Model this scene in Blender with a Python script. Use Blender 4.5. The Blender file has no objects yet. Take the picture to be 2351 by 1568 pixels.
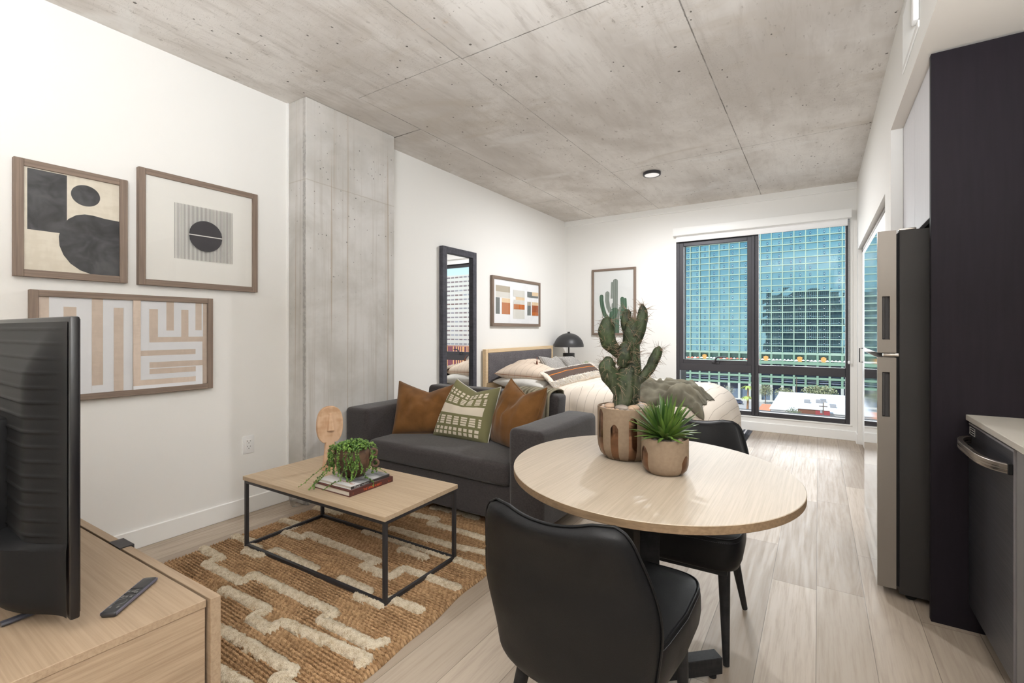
import bpy, bmesh, math, random
import numpy as np
from mathutils import Vector, Matrix, noise as mnoise

S = bpy.context.scene
COL = S.collection
PI = math.pi
R = math.radians
random.seed(7)

# ------------------------------------------------------------------ camera, sky, lights, exposure
cam_d = bpy.data.cameras.new('camera')
cam = bpy.data.objects.new('camera', cam_d)
COL.objects.link(cam)
cam.location = (0, 0, 1.2)
cam.rotation_euler = (R(90), 0, R(33.03))
cam_d.sensor_width = 36
cam_d.lens = 1082 / 2351 * 36
cam_d.shift_y = -26 / 2351
cam_d.clip_start = 0.02
cam_d.clip_end = 2000
S.camera = cam

S.view_settings.view_transform = 'Standard'
S.view_settings.look = 'None'
S.view_settings.gamma = 1
S.view_settings.use_curve_mapping = False
S.view_settings.exposure = 0.18
S.cycles.use_denoising = True
S.cycles.max_bounces = 10
S.cycles.diffuse_bounces = 6
S.cycles.glossy_bounces = 5
S.cycles.transmission_bounces = 6
S.cycles.transparent_max_bounces = 12
S.cycles.sample_clamp_indirect = 6
S.cycles.blur_glossy = 1.0
S.cycles.caustics_reflective = False
S.cycles.caustics_refractive = False

w = bpy.data.worlds.new('sky')
S.world = w
w.use_nodes = True
nt = w.node_tree
bgn = nt.nodes['Background']
tc = nt.nodes.new('ShaderNodeTexCoord')
sp = nt.nodes.new('ShaderNodeSeparateXYZ')
rp = nt.nodes.new('ShaderNodeValToRGB')
nt.links.new(tc.outputs['Generated'], sp.inputs[0])
nt.links.new(sp.outputs['Z'], rp.inputs[0])
el = rp.color_ramp.elements
el[0].position = 0.0
el[0].color = (0.74, 0.84, 0.86, 1)
el[1].position = 0.55
el[1].color = (0.16, 0.34, 0.64, 1)
e = el.new(0.16)
e.color = (0.44, 0.68, 0.80, 1)
nt.links.new(rp.outputs[0], bgn.inputs[0])
bgn.inputs[1].default_value = 1.4


def lamp(name, kind, energy, loc, rot, color=(1, 1, 1), **kw):
    d = bpy.data.lights.new(name, kind)
    d.energy = energy
    d.color = color
    for k, v in kw.items():
        setattr(d, k, v)
    o = bpy.data.objects.new(name, d)
    o.location = loc
    o.rotation_euler = rot
    COL.objects.link(o)
    return o


# bright hazy daylight arriving through the window
lamp('daylight_sun', 'SUN', 5.6, (0, 20, 20), (R(-82.5), 0, R(8)), (1.0, 0.99, 0.98), angle=R(46))
# the sun itself stands behind the building and only reaches the street and the tower opposite
lamp('street_sun', 'SUN', 4.6, (0, -20, 40), (R(38), 0, R(-28)), (1.0, 0.96, 0.90), angle=R(.6))
# the disc lamp on the bedroom end of the ceiling
lamp('disc_lamp_light', 'AREA', 58, (-1.416, 4.78, 2.766), (0, 0, 0), (.98, .985, 1), shape='DISK', size=0.14)
# added fill lights, unseen behind the camera, lifting ceiling and living area
lamp('rear_fill_down', 'AREA', 26, (0.75, -0.6, 2.35), (0, 0, 0), (.98, .985, 1), shape='DISK', size=0.5)
lamp('rear_fill_up_far', 'AREA', 105, (.2, -.9, 1.35), (R(180), 0, 0), (.93, .965, 1), shape='DISK', size=0.6)
lamp('rear_fill_up_near', 'AREA', 140, (.12, -.3, 1.35), (R(180), 0, 0), (.93, .965, 1), shape='DISK', size=0.6)


# ------------------------------------------------------------------ materials
def lin(c):
    c = c / 255.0
    return c / 12.92 if c <= 0.04045 else ((c + 0.055) / 1.055) ** 2.4


def rgb(r, g, b):
    return (lin(r), lin(g), lin(b), 1)


class X:
    """a socket one can calculate with"""
    def __init__(s, nt, k):
        s.nt = nt
        s.k = k

    def m(s, op, *a, clamp=False):
        n = s.nt.nodes.new('ShaderNodeMath')
        n.operation = op
        n.use_clamp = clamp
        for i, q in enumerate((s,) + a):
            if isinstance(q, X):
                s.nt.links.new(q.k, n.inputs[i])
            else:
                n.inputs[i].default_value = q
        return X(s.nt, n.outputs[0])

    def __add__(s, o): return s.m('ADD', o)
    __radd__ = __add__
    def __sub__(s, o): return s.m('SUBTRACT', o)
    def __mul__(s, o): return s.m('MULTIPLY', o)
    __rmul__ = __mul__
    def __truediv__(s, o): return s.m('DIVIDE', o)
    def __lt__(s, o): return s.m('LESS_THAN', o)
    def __gt__(s, o): return s.m('GREATER_THAN', o)
    def fl(s): return s.m('FLOOR')
    def fr(s): return s.m('FRACT')
    def ab(s): return s.m('ABSOLUTE')
    def mx(s, o): return s.m('MAXIMUM', o)
    def mn(s, o): return s.m('MINIMUM', o)
    def pw(s, o): return s.m('POWER', o)
    def sin(s): return s.m('SINE')

    def ss(s, a, b, c=0.0, d=1.0):
        n = s.nt.nodes.new('ShaderNodeMapRange')
        n.interpolation_type = 'SMOOTHSTEP'
        s.nt.links.new(s.k, n.inputs[0])
        for i, q in enumerate((a, b, c, d)):
            n.inputs[i + 1].default_value = q
        return X(s.nt, n.outputs[0])


class Mat:
    def __init__(s, name, color=(.8, .8, .8, 1), rough=.6, metal=0.0, spec=.5, **kw):
        s.mat = bpy.data.materials.new(name)
        s.mat.use_nodes = True
        s.nt = s.mat.node_tree
        s.b = s.nt.nodes['Principled BSDF']
        s.b.inputs['Base Color'].default_value = color
        s.b.inputs['Roughness'].default_value = rough
        s.b.inputs['Metallic'].default_value = metal
        s.b.inputs['Specular IOR Level'].default_value = spec
        for k, v in kw.items():
            s.b.inputs[k].default_value = v
        s.mat.diffuse_color = color

    def new(s, t): return s.nt.nodes.new(t)

    def pos(s):
        g = s.new('ShaderNodeNewGeometry')
        return s.sep(g.outputs['Position'])

    def obj(s):
        return s.sep(s.new('ShaderNodeTexCoord').outputs['Object'])

    def uv(s):
        return s.sep(s.new('ShaderNodeTexCoord').outputs['UV'])

    def sep(s, k):
        n = s.new('ShaderNodeSeparateXYZ')
        s.nt.links.new(k, n.inputs[0])
        return [X(s.nt, n.outputs[i]) for i in range(3)]

    def vec(s, x=0.0, y=0.0, z=0.0):
        n = s.new('ShaderNodeCombineXYZ')
        for i, q in enumerate((x, y, z)):
            if isinstance(q, X):
                s.nt.links.new(q.k, n.inputs[i])
            else:
                n.inputs[i].default_value = q
        return n.outputs[0]

    def noise(s, v, scale=5, detail=3, rough=.5, dist=0.0):
        n = s.new('ShaderNodeTexNoise')
        s.nt.links.new(v, n.inputs['Vector'])
        n.inputs['Scale'].default_value = scale
        n.inputs['Detail'].default_value = detail
        n.inputs['Roughness'].default_value = rough
        n.inputs['Distortion'].default_value = dist
        return X(s.nt, n.outputs['Fac'])

    def voro(s, v, scale=5, rnd=1.0, col=False):
        n = s.new('ShaderNodeTexVoronoi')
        s.nt.links.new(v, n.inputs['Vector'])
        n.inputs['Scale'].default_value = scale
        n.inputs['Randomness'].default_value = rnd
        if col:
            return X(s.nt, n.outputs['Distance']), s.sep(n.outputs['Color'])[0]
        return X(s.nt, n.outputs['Distance'])

    def white(s, v):
        n = s.new('ShaderNodeTexWhiteNoise')
        s.nt.links.new(v, n.inputs['Vector'])
        return X(s.nt, n.outputs['Value'])

    def mix(s, f, a, b, mode='MIX'):
        n = s.new('ShaderNodeMix')
        n.data_type = 'RGBA'
        n.blend_type = mode
        for i, q in ((0, f), (6, a), (7, b)):
            if isinstance(q, X):
                s.nt.links.new(q.k, n.inputs[i])
            elif hasattr(q, 'is_output'):
                s.nt.links.new(q, n.inputs[i])
            else:
                n.inputs[i].default_value = q
        return n.outputs[2]

    def set(s, name, v):
        s.nt.links.new(v.k if isinstance(v, X) else v, s.b.inputs[name])
        return s

    def bump(s, h, strength=.3, dist=.01):
        n = s.new('ShaderNodeBump')
        n.inputs['Strength'].default_value = strength
        n.inputs['Distance'].default_value = dist
        s.nt.links.new(h.k, n.inputs['Height'])
        s.nt.links.new(n.outputs[0], s.b.inputs['Normal'])
        return s


def glass_mat(name, refl=.07, tint=(1, 1, 1, 1), rough=0.0, lim=1.0):
    m = Mat(name)
    m.nt.nodes.remove(m.b)
    tr = m.new('ShaderNodeBsdfTransparent')
    tr.inputs[0].default_value = tint
    gl = m.new('ShaderNodeBsdfGlossy')
    gl.inputs['Roughness'].default_value = rough
    lw = m.new('ShaderNodeFresnel')
    lw.inputs['IOR'].default_value = 1.45
    mx = m.new('ShaderNodeMixShader')
    ml = X(m.nt, lw.outputs[0]) * (refl / .04)
    ml = ml.mn(lim)
    m.nt.links.new(ml.k, mx.inputs[0])
    m.nt.links.new(tr.outputs[0], mx.inputs[1])
    m.nt.links.new(gl.outputs[0], mx.inputs[2])
    out = [n for n in m.nt.nodes if n.type == 'OUTPUT_MATERIAL'][0]
    m.nt.links.new(mx.outputs[0], out.inputs[0])
    return m.mat


def wood_mat(name, c1, c2, axis=0, scale=1.0, rough=.5, spec=.3):
    """veneer with fine grain running along an object axis (0 x, 1 y, 2 z)"""
    m = Mat(name, c1, rough, spec=spec)
    p = m.obj()
    st = [130.0, 130.0, 130.0]
    st[axis] = 2.6
    v = m.vec(p[0] * st[0] * scale, p[1] * st[1] * scale, p[2] * st[2] * scale)
    n1 = m.noise(v, 1.0, 4, .65, .15)
    st[axis] = .6
    v2 = m.vec(p[0] * st[0] * .18, p[1] * st[1] * .18, p[2] * st[2] * .18)
    n2 = m.noise(v2, 1.0, 2, .5)
    f = (n1 * .85 + n2 * .15).ss(.34, .68)
    m.set('Base Color', m.mix(f, c1, c2))
    m.bump(n1, .08, .002)
    return m.mat


def fabric_mat(name, c1, c2, scale=420.0, rough=.95, bump=.25, sheen=0.0, big=.25):
    m = Mat(name, c1, rough, spec=.15)
    p = m.obj()
    a = m.noise(m.vec(p[0] * scale, p[1] * scale, p[2] * scale * .25), 1.0, 2, .6)
    b = m.noise(m.vec(p[0] * scale * .2, p[1] * scale * .2, p[2] * scale), 1.0, 2, .6)
    g = m.noise(m.vec(p[0], p[1], p[2]), 9.0, 3, .6)
    f = (a * .5 + b * .5 + (g - .5) * big).ss(.36, .64)
    m.set('Base Color', m.mix(f, c1, c2))
    m.bump(a + b, bump, .002)
    m.b.inputs['Sheen Weight'].default_value = sheen
    return m.mat


M = {}
# painted walls
m = Mat('wall_paint', rgb(236, 235, 232), .75, spec=.2)
p = m.pos()
n = m.noise(m.vec(p[0], p[1], p[2]), 160, 2, .6)
m.bump(n, .05, .002)
M['paint'] = m.mat
M['trim'] = Mat('trim_paint', rgb(240, 240, 238), .4, spec=.35).mat
M['soffit'] = Mat('soffit_paint', rgb(226, 220, 212), .8, spec=.2).mat
M['white'] = Mat('white_plastic', rgb(240, 240, 240), .35).mat

# concrete slab with board joints, pits and stains
m = Mat('ceiling_concrete', rgb(180, 175, 168), .85, spec=.25)
p = m.pos()
base = m.noise(m.vec(p[0], p[1] * .55, p[2]), 1.6, 5, .62, .3)
fine = m.noise(m.vec(p[0] * 16, p[1] * 2.2, 0), 1.0, 4, .7, .4)
cloud = m.noise(m.vec(p[0] * .8, p[1] * 1.6, 3.0), 1.5, 4, .6, .6)
c = m.mix(base.ss(.32, .68), rgb(196, 190, 183), rgb(224, 220, 215))
near = p[1].ss(1.6, 3.6, 1.0, .40)
c = m.mix(fine.ss(.46, .76) * near * .5, c, rgb(160, 152, 142))
c = m.mix(cloud.ss(.56, .74) * .5, c, rgb(186, 176, 162))
c = m.mix(cloud.ss(.28, .40, 1.0, 0.0) * .45, c, rgb(230, 229, 226))
d1, k1 = m.voro(m.vec(p[0], p[1], 0), 7.5, 1.0, True)
d2, k2 = m.voro(m.vec(p[0] + 3.3, p[1] * .7, 0), 17, 1.0, True)
clus = m.noise(m.vec(p[0], p[1], 9.0), 1.3, 2)
pit1 = (d1 < .062) * (k1 > .35)
pit2 = (d2 < .085) * (k2 > .45) * (clus > .45)
c = m.mix(pit1.mx(pit2) * .85, c, rgb(72, 66, 60))
or_ = m.noise(m.vec(p[0] * 1.0, p[1] * 2.2, 5.0), 3.2, 3, .6, .8)
c = m.mix(or_.ss(.70, .80) * .28, c, rgb(190, 150, 96))
scr = m.noise(m.vec(p[0] * 3, p[1] * 9, 2.0), 3.0, 2, .5, 2.5)
c = m.mix(((scr - .5).ab() < .006) * (clus > .5) * .35, c, rgb(110, 100, 90))
wob = (m.noise(m.vec(p[0], p[1], 1.0), 26, 2) - .5) * .008
jx = None
for x0, wd in ((-1.762, .0032), (-2.656, .0032), (-.567, .0036), (.63, .003)):
    t = ((p[0] + wob - x0).ab()).ss(wd * .4, wd * 1.4, 1, 0)
    if x0 < -2:
        t = t * p[1].ss(2.05, 2.5)
    elif x0 < -1:
        t = t * (p[1] < 2.17).m('MULTIPLY', .6) + t * p[1].ss(2.1, 2.2) * .65
    jx = t if jx is None else jx.mx(t)
for y0, a, b_, wd in ((2.17, -1.762, 5.0, .0032), (2.15, -2.66, -1.762, .002), (4.56, -1.762, 5.0, .0026), (2.75, -3.2, -2.656, .006), (5.15, -3.2, -2.656, .003),
                      (-.27, -1.762, 5.0, .003)):
    t = ((p[1] + wob - y0).ab()).ss(wd * .4, wd * 1.4, 1, 0) * (p[0] > a) * (p[0] < b_)
    jx = jx.mx(t)
jv = m.noise(m.vec(p[0], p[1], 4.0), 5.0, 3, .6).ss(.30, .62, .25, .85)
fleck = m.noise(m.vec(p[0] * 34, p[1] * 13, 6.0), 1.0, 3, .6)
fc2 = m.noise(m.vec(p[0], p[1], 12.0), 1.1, 2, .5)
c = m.mix(fleck.ss(.62, .70) * fc2.ss(.40, .62) * .45, c, rgb(124, 114, 104))
fl2 = m.noise(m.vec(p[0] * 90, p[1] * 26, 3.0), 1.0, 2, .6)
c = m.mix(fl2.ss(.60, .72) * fc2.ss(.5, .3) * .3, c, rgb(140, 130, 120))
c = m.mix(jx * jv, c, rgb(84, 78, 71))
m.set('Base Color', c)
hh = fine * .25 - jx * .8 - pit1 * .8
m.bump(hh, .35, .004)
M['concrete'] = m.mat

m = Mat('column_concrete', rgb(190, 186, 180), .85, spec=.25)
p = m.pos()
q = p[1] + p[0]
st = m.noise(m.vec(q * 22, q * 3, p[2] * .5), 1.0, 4, .65, .2)
st2 = m.noise(m.vec(q * 34, 0, p[2] * .25), 1.0, 2, .5, .1)
bs = m.noise(m.vec(p[0], p[1], p[2]), 2.2, 5, .6, .3)
c = m.mix(bs.ss(.3, .7), rgb(179, 176, 170), rgb(207, 205, 202))
c = m.mix(st.ss(.50, .74) * .5, c, rgb(164, 156, 146))
c = m.mix((st2.ss(.62, .69)) * .55, c, rgb(160, 143, 122))
d1, k1 = m.voro(m.vec(q * 1.0, p[2], 0), 17, 1.0, True)
d2, k2 = m.voro(m.vec(q, p[2] + 7.0, 0), 30, 1.0, True)
hi = p[2].ss(.9, 2.0)
pit = ((d1 < .085) * (k1 > .5)).mx((d2 < .11) * (k2 > .66)) * hi
c = m.mix(pit * .75, c, rgb(70, 66, 62))
rough_band = m.noise(m.vec(p[0] * 60, p[1] * 60, p[2] * 40), 1.0, 3, .8).ss(.42, .62)
edge = (p[0] - (-2.976)).ss(.0, .016) * (p[1] < 1.9335)
c = m.mix(edge * .55, c, m.mix(rough_band, rgb(104, 101, 97), rgb(160, 157, 152)))
seam = ((p[2] + (p[1] - 1.93) * .02 - 2.235 + (st - .5) * .012).ab() < .004)
c = m.mix(seam * .3, c, rgb(150, 136, 118))
patch = m.noise(m.vec(p[1] * 1.2, p[2] * 2.0, 0), 2.0, 3, .6) + (p[2] - 2.5) * .7
c = m.mix(patch.ss(.42, .78) * .55, c, rgb(208, 203, 197))
m.set('Base Color', c)
m.bump(bs * .2 - pit, .3, .004)
M['column'] = m.mat

# plank floor
m = Mat('plank_floor', rgb(186, 174, 160), .5, spec=.25)
p = m.pos()
PW, PL = .1806, 1.32
r_ = ((p[0] + .549) / PW)
row = r_.fl()
off = m.white(m.vec(row, 3.0, 0))
jj = (p[1] / PL + off * 7.3)
col_ = jj.fl()
rnd = m.white(m.vec(row, col_, 1.0))
rnd2 = m.white(m.vec(row, col_, 5.0))
fx = (r_.fr() - .5).ab()
fy = (jj.fr() - .5).ab()
seam = ((fx > (.5 - .0012 / PW)).mx(fy > (.5 - .0012 / PL)))
gv = m.vec(p[0] * 70, p[1] * 3.0 + rnd * 40, rnd2 * 30)
g1 = m.noise(gv, 1.0, 4, .7, .25)
gw = m.noise(m.vec((r_.fr()) * 1.5 + rnd * 30, p[1] * .8 + rnd2 * 20, 0), 1.0, 2, .45, .4)
cath = ((gw * 90).sin() * .5 + .5).pw(2.2) * rnd2.ss(.35, .9)
c = m.mix(rnd, rgb(153, 139, 124), rgb(180, 166, 150))
c = m.mix(g1.ss(.42, .72) * .4, c, rgb(141, 125, 110))
c = m.mix(cath * .25, c, rgb(146, 130, 114))
c = m.mix(seam * .75, c, rgb(98, 88, 79))
m.set('Base Color', c)
m.set('Roughness', g1.ss(.3, .7, .42, .56))
m.bump(g1 * .5 + cath * .4 - seam * 2.0, .25, .002)
M['floor'] = m.mat

M['oak'] = wood_mat('oak_veneer', rgb(183, 163, 138), rgb(168, 147, 121), 0)
M['console'] = wood_mat('console_oak_veneer', rgb(160, 139, 116), rgb(144, 123, 101), 0)
M['oak_y'] = wood_mat('oak_veneer_cross', rgb(196, 168, 136), rgb(166, 137, 107), 1)
M['oak_end'] = wood_mat('oak_veneer_end', rgb(166, 145, 122), rgb(144, 123, 101), 1)
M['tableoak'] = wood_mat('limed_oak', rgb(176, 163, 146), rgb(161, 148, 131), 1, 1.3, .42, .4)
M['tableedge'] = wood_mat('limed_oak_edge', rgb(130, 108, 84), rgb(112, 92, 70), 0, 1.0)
M['frame'] = wood_mat('walnut_grey_frame', rgb(136, 119, 106), rgb(113, 98, 87), 1, 1.0, .6)
M['frame_z'] = wood_mat('walnut_grey_frame_upright', rgb(136, 119, 106), rgb(113, 98, 87), 2, 1.0, .6)
M['headwood'] = wood_mat('pale_ash', rgb(226, 203, 168), rgb(206, 178, 140), 1, 1.0)
M['carved'] = fabric_mat('carved_pale_wood', rgb(206, 174, 145), rgb(186, 151, 120), 25, .75, .08, 0, 1.2)
M['sofa'] = fabric_mat('charcoal_linen', rgb(66, 61, 61), rgb(51, 48, 48), 300, .95, .3, .2, .08)
M['headfab'] = fabric_mat('grey_linen', rgb(112, 108, 110), rgb(84, 80, 83), 300, .95, .3, .1)
M['rust'] = fabric_mat('rust_velvet', rgb(114, 79, 44), rgb(99, 67, 37), 500, .9, .08, .35, .5)
m = Mat('rust_velvet', rgb(114, 79, 44), .9, spec=.12)
p = m.obj()
g1_ = m.noise(m.vec(p[0], p[1], p[2]), 9, 3, .5, .4)
g2_ = m.noise(m.vec(p[0], p[1], p[2]), 500, 2)
m.set('Base Color', m.mix((g1_ * .7 + g2_ * .3).ss(.3, .7), rgb(98, 66, 35), rgb(122, 85, 47)))
m.b.inputs['Sheen Weight'].default_value = .15
m.bump(g1_ * 1.0 + g2_ * .05, .25, .012)
M['rust'] = m.mat
M['grey_linen'] = fabric_mat('pale_linen', rgb(214, 212, 206), rgb(200, 197, 191), 300, .9, .15)
M['blackmetal'] = Mat('black_powder_coat', rgb(40, 39, 42), .45, 0, .5).mat
M['leather'] = None
m = Mat('black_leather', rgb(20, 20, 21), .50, spec=.22)
p = m.obj()
d = m.voro(m.vec(p[0], p[1], p[2]), 420)
n = m.noise(m.vec(p[0], p[1], p[2]), 7, 3)
m.bump(d * .4 + n * .6, .12, .003)
m.set('Roughness', n.ss(.3, .7, .42, .54))
M['leather'] = m.mat
M['blackwood'] = fabric_mat('black_leg_paint', rgb(44, 44, 45), rgb(34, 34, 35), 90, .5, .05)
M['tvplastic'] = Mat('black_tv_plastic', rgb(34, 34, 35), .55, spec=.4).mat
m = Mat('black_tv_plastic_textured', rgb(22, 22, 23), .55, spec=.2)
p = m.obj()
m.bump(m.noise(m.vec(p[0], p[1], p[2]), 900, 2, .6), .25, .001)
M['tvplastic'] = m.mat
M['tvedge'] = Mat('black_tv_bezel', rgb(14, 13, 16), .3).mat
M['screen'] = Mat('dark_screen', rgb(8, 8, 10), .12).mat
M['winframe'] = Mat('dark_bronze_aluminium', rgb(66, 65, 69), .45, .3, .5).mat
M['steel'] = None
m = Mat('brushed_steel', rgb(176, 168, 160), .32, 1.0)
p = m.obj()
m.set('Roughness', m.noise(m.vec(p[0] * 3, p[1] * 3, p[2] * 300), 1.0, 2).ss(.3, .7, .24, .4))
M['steel'] = m.mat
m = Mat('grey_steel_finish', rgb(134, 126, 118), .5, .35)
M['doorside'] = m.mat
M['fridgefront'] = Mat('polished_steel_front', rgb(206, 210, 214), .05, 1.0).mat
m = Mat('dark_appliance_side', rgb(56, 54, 53), .6, spec=.15)
p = m.obj()
m.bump(m.noise(m.vec(p[0], p[1], p[2]), 500, 2), .2, .001)
M['fridgeside'] = m.mat
m = Mat('charcoal_laminate', rgb(30, 26, 31), .6, spec=.12)
p = m.obj()
nn = m.noise(m.vec(p[0] * 60, p[1] * 60, p[2] * 4), 1.0, 3)
m.set('Base Color', m.mix(nn, rgb(27, 24, 28), rgb(36, 31, 37)))
M['panel'] = m.mat
m = Mat('dark_steel', rgb(88, 89, 96), .38, .85)
p = m.obj()
m.set('Roughness', m.noise(m.vec(p[0] * 3, p[1] * 3, p[2] * 300), 1.0, 2).ss(.3, .7, .36, .41))
M['darksteel'] = m.mat
m = Mat('grey_cabinet_laminate', rgb(206, 205, 209), .5, spec=.35)
p = m.obj()
nn = m.noise(m.vec(p[0] * 90, p[1] * 90, p[2] * 5), 1.0, 3)
m.set('Base Color', m.mix(nn, rgb(198, 197, 201), rgb(212, 211, 215)))
M['cabinet'] = m.mat
m = Mat('quartz_worktop', rgb(202, 196, 186), .3, spec=.5)
M['quartz'] = m.mat
M['rubber'] = Mat('black_rubber', rgb(22, 22, 23), .8).mat
M['mirror'] = Mat('mirror_silver', (.93, .94, .94, 1), .0, 1.0).mat
M['glass'] = glass_mat('window_glass', .05, (.97, .985, .98, 1))
M['picglass'] = glass_mat('picture_glass', .035, lim=.14)
M['gap'] = Mat('dark_gap', rgb(14, 13, 14), .9).mat
M['blind'] = Mat('white_blind_cloth', rgb(240, 240, 240), .9).mat
M['lampblack'] = Mat('matt_black_lamp', rgb(50, 50, 52), .42, .1, .5).mat
m = Mat('lit_diffuser', rgb(240, 240, 240), .5)
m.b.inputs['Emission Color'].default_value = (1, .98, .95, 1)
m.b.inputs['Emission Strength'].default_value = .35
M['diffuser'] = m.mat


def plain(name, r, g, b, rough=.7, metal=0.0, **kw):
    if name not in M:
        M[name] = Mat(name, rgb(r, g, b), rough, metal, **kw).mat
    return M[name]


# ------------------------------------------------------------------ geometry helpers
OFF = {}


class MB:
    """collects shapes, then links them as ONE mesh object"""
    def __init__(s):
        s.v = []
        s.f = []
        s.mi = []
        s.uv = {}

    def add(s, verts, faces, mi=0, uvs=None):
        o = len(s.v)
        s.v.extend([tuple(q) for q in verts])
        for f in faces:
            s.f.append(tuple(i + o for i in f))
            s.mi.append(mi)
        if uvs is not None:
            for i, q in enumerate(uvs):
                s.uv[o + i] = q
        return s

    def box(s, x0, y0, z0, x1, y1, z1, mi=0, bev=0.0, mat=None, seg=2):
        x0, x1 = min(x0, x1), max(x0, x1)
        y0, y1 = min(y0, y1), max(y0, y1)
        z0, z1 = min(z0, z1), max(z0, z1)
        v = [(x0, y0, z0), (x1, y0, z0), (x1, y1, z0), (x0, y1, z0), (x0, y0, z1), (x1, y0, z1), (x1, y1, z1), (x0, y1, z1)]
        f = [(0, 3, 2, 1), (4, 5, 6, 7), (0, 1, 5, 4), (1, 2, 6, 5), (2, 3, 7, 6), (3, 0, 4, 7)]
        if bev > 0:
            bm = bmesh.new()
            vs = [bm.verts.new(q) for q in v]
            for q in f:
                bm.faces.new([vs[i] for i in q])
            bev = min(bev, .49 * min(x1 - x0, y1 - y0, z1 - z0))
            bmesh.ops.bevel(bm, geom=bm.edges[:], offset=bev, segments=seg, profile=.5, affect='EDGES')
            bm.verts.index_update()
            v = [tuple(q.co) for q in bm.verts]
            f = [tuple(q.index for q in fc.verts) for fc in bm.faces]
            bm.free()
        if mat is not None:
            v = [tuple(mat @ Vector(q)) for q in v]
        return s.add(v, f, mi)

    def quad(s, a, b, c, d, mi=0, uvs=None):
        return s.add([a, b, c, d], [(0, 1, 2, 3)], mi, uvs)

    def lathe(s, prof, c=(0, 0, 0), n=32, mi=0, sx=1.0, sy=1.0, rot=0.0):
        v = []
        f = []
        for r, z in prof:
            for k in range(n):
                a = 2 * PI * k / n
                x, y = r * sx * math.cos(a), r * sy * math.sin(a)
                x, y = x * math.cos(rot) - y * math.sin(rot), x * math.sin(rot) + y * math.cos(rot)
                v.append((c[0] + x, c[1] + y, c[2] + z))
        m = len(prof)
        for i in range(m - 1):
            for k in range(n):
                k2 = (k + 1) % n
                f.append((i * n + k, i * n + k2, (i + 1) * n + k2, (i + 1) * n + k))
        if prof[0][0] > 1e-6:
            f.append(tuple(reversed(range(n))))
        if prof[-1][0] > 1e-6:
            f.append(tuple((m - 1) * n + k for k in range(n)))
        return s.add(v, f, mi)

    def tube(s, pts, rad, n=8, mi=0, caps=True, flat=1.0, up=(0, 0, 1)):
        pts = [Vector(p) for p in pts]
        if not hasattr(rad, '__len__'):
            rad = [rad] * len(pts)
        v = []
        f = []
        up = Vector(up)
        for i, p in enumerate(pts):
            t = (pts[min(i + 1, len(pts) - 1)] - pts[max(i - 1, 0)])
            if t.length < 1e-9:
                t = Vector((0, 0, 1))
            t.normalize()
            a = up if abs(t.dot(up)) < .95 else Vector((1, 0, 0))
            x = t.cross(a).normalized()
            y = x.cross(t).normalized()
            for k in range(n):
                q = 2 * PI * k / n
                v.append(tuple(p + x * (math.cos(q) * rad[i]) + y * (math.sin(q) * rad[i] * flat)))
        for i in range(len(pts) - 1):
            for k in range(n):
                k2 = (k + 1) % n
                f.append((i * n + k, i * n + k2, (i + 1) * n + k2, (i + 1) * n + k))
        if caps:
            f.append(tuple(reversed(range(n))))
            f.append(tuple((len(pts) - 1) * n + k for k in range(n)))
        return s.add(v, f, mi)

    def sqtube(s, a, b, w, mi=0, rot=0.0):
        """square bar from a to b"""
        a, b = Vector(a), Vector(b)
        t = (b - a).normalized()
        up = Vector((0, 0, 1)) if abs(t.z) < .9 else Vector((math.cos(rot), math.sin(rot), 0))
        x = t.cross(up).normalized()
        y = x.cross(t).normalized()
        h = w / 2
        v = []
        for p in (a, b):
            for i, j in ((-1, -1), (1, -1), (1, 1), (-1, 1)):
                v.append(tuple(p + x * h * i + y * h * j))
        return s.add(v, [(3, 2, 1, 0), (4, 5, 6, 7), (0, 1, 5, 4), (1, 2, 6, 5), (2, 3, 7, 6), (3, 0, 4, 7)], mi)

    def grid(s, fn, nu, nv, mi=0, uv=True, flip=False):
        v = []
        u_ = []
        for j in range(nv + 1):
            for i in range(nu + 1):
                v.append(tuple(fn(i / nu, j / nv)))
                u_.append((i / nu, j / nv))
        f = []
        for j in range(nv):
            for i in range(nu):
                a = j * (nu + 1) + i
                q = (a, a + 1, a + nu + 2, a + nu + 1)
                f.append(tuple(reversed(q)) if flip else q)
        return s.add(v, f, mi, u_ if uv else None)

    def prism(s, poly, fn, d0, d1, mi=0):
        """2-D outline extruded; fn(a, b, d) gives the point"""
        n = len(poly)
        v = [tuple(fn(a, b, d0)) for a, b in poly] + [tuple(fn(a, b, d1)) for a, b in poly]
        f = [tuple(range(n)), tuple(reversed(range(n, 2 * n)))]
        for i in range(n):
            k = (i + 1) % n
            f.append((i, i + n, k + n, k))
        return s.add(v, f, mi)

    def ico(s, c, r, sub=1, mi=0, sc=(1, 1, 1)):
        v, f = ICO[sub]
        return s.add([(c[0] + q[0] * r * sc[0], c[1] + q[1] * r * sc[1], c[2] + q[2] * r * sc[2]) for q in v], f, mi)

    def build(s, name, mats, parent=None, loc=None, smooth=30, fix=True, mods=None):
        me = bpy.data.meshes.new(name)
        off = Vector(loc) if loc is not None else (Vector(OFF.get(parent.name, (0, 0, 0))) if parent else Vector((0, 0, 0)))
        me.from_pydata([(q[0] - off.x, q[1] - off.y, q[2] - off.z) for q in s.v], [], s.f)
        if not isinstance(mats, (list, tuple)):
            mats = [mats]
        for q in mats:
            me.materials.append(q)
        me.polygons.foreach_set('material_index', s.mi)
        if s.uv:
            l = me.uv_layers.new(name='uv')
            for lp in me.loops:
                l.data[lp.index].uv = s.uv.get(lp.vertex_index, (0, 0))
        if fix:
            bm = bmesh.new()
            bm.from_mesh(me)
            bmesh.ops.recalc_face_normals(bm, faces=bm.faces[:])
            bm.to_mesh(me)
            bm.free()
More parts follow.
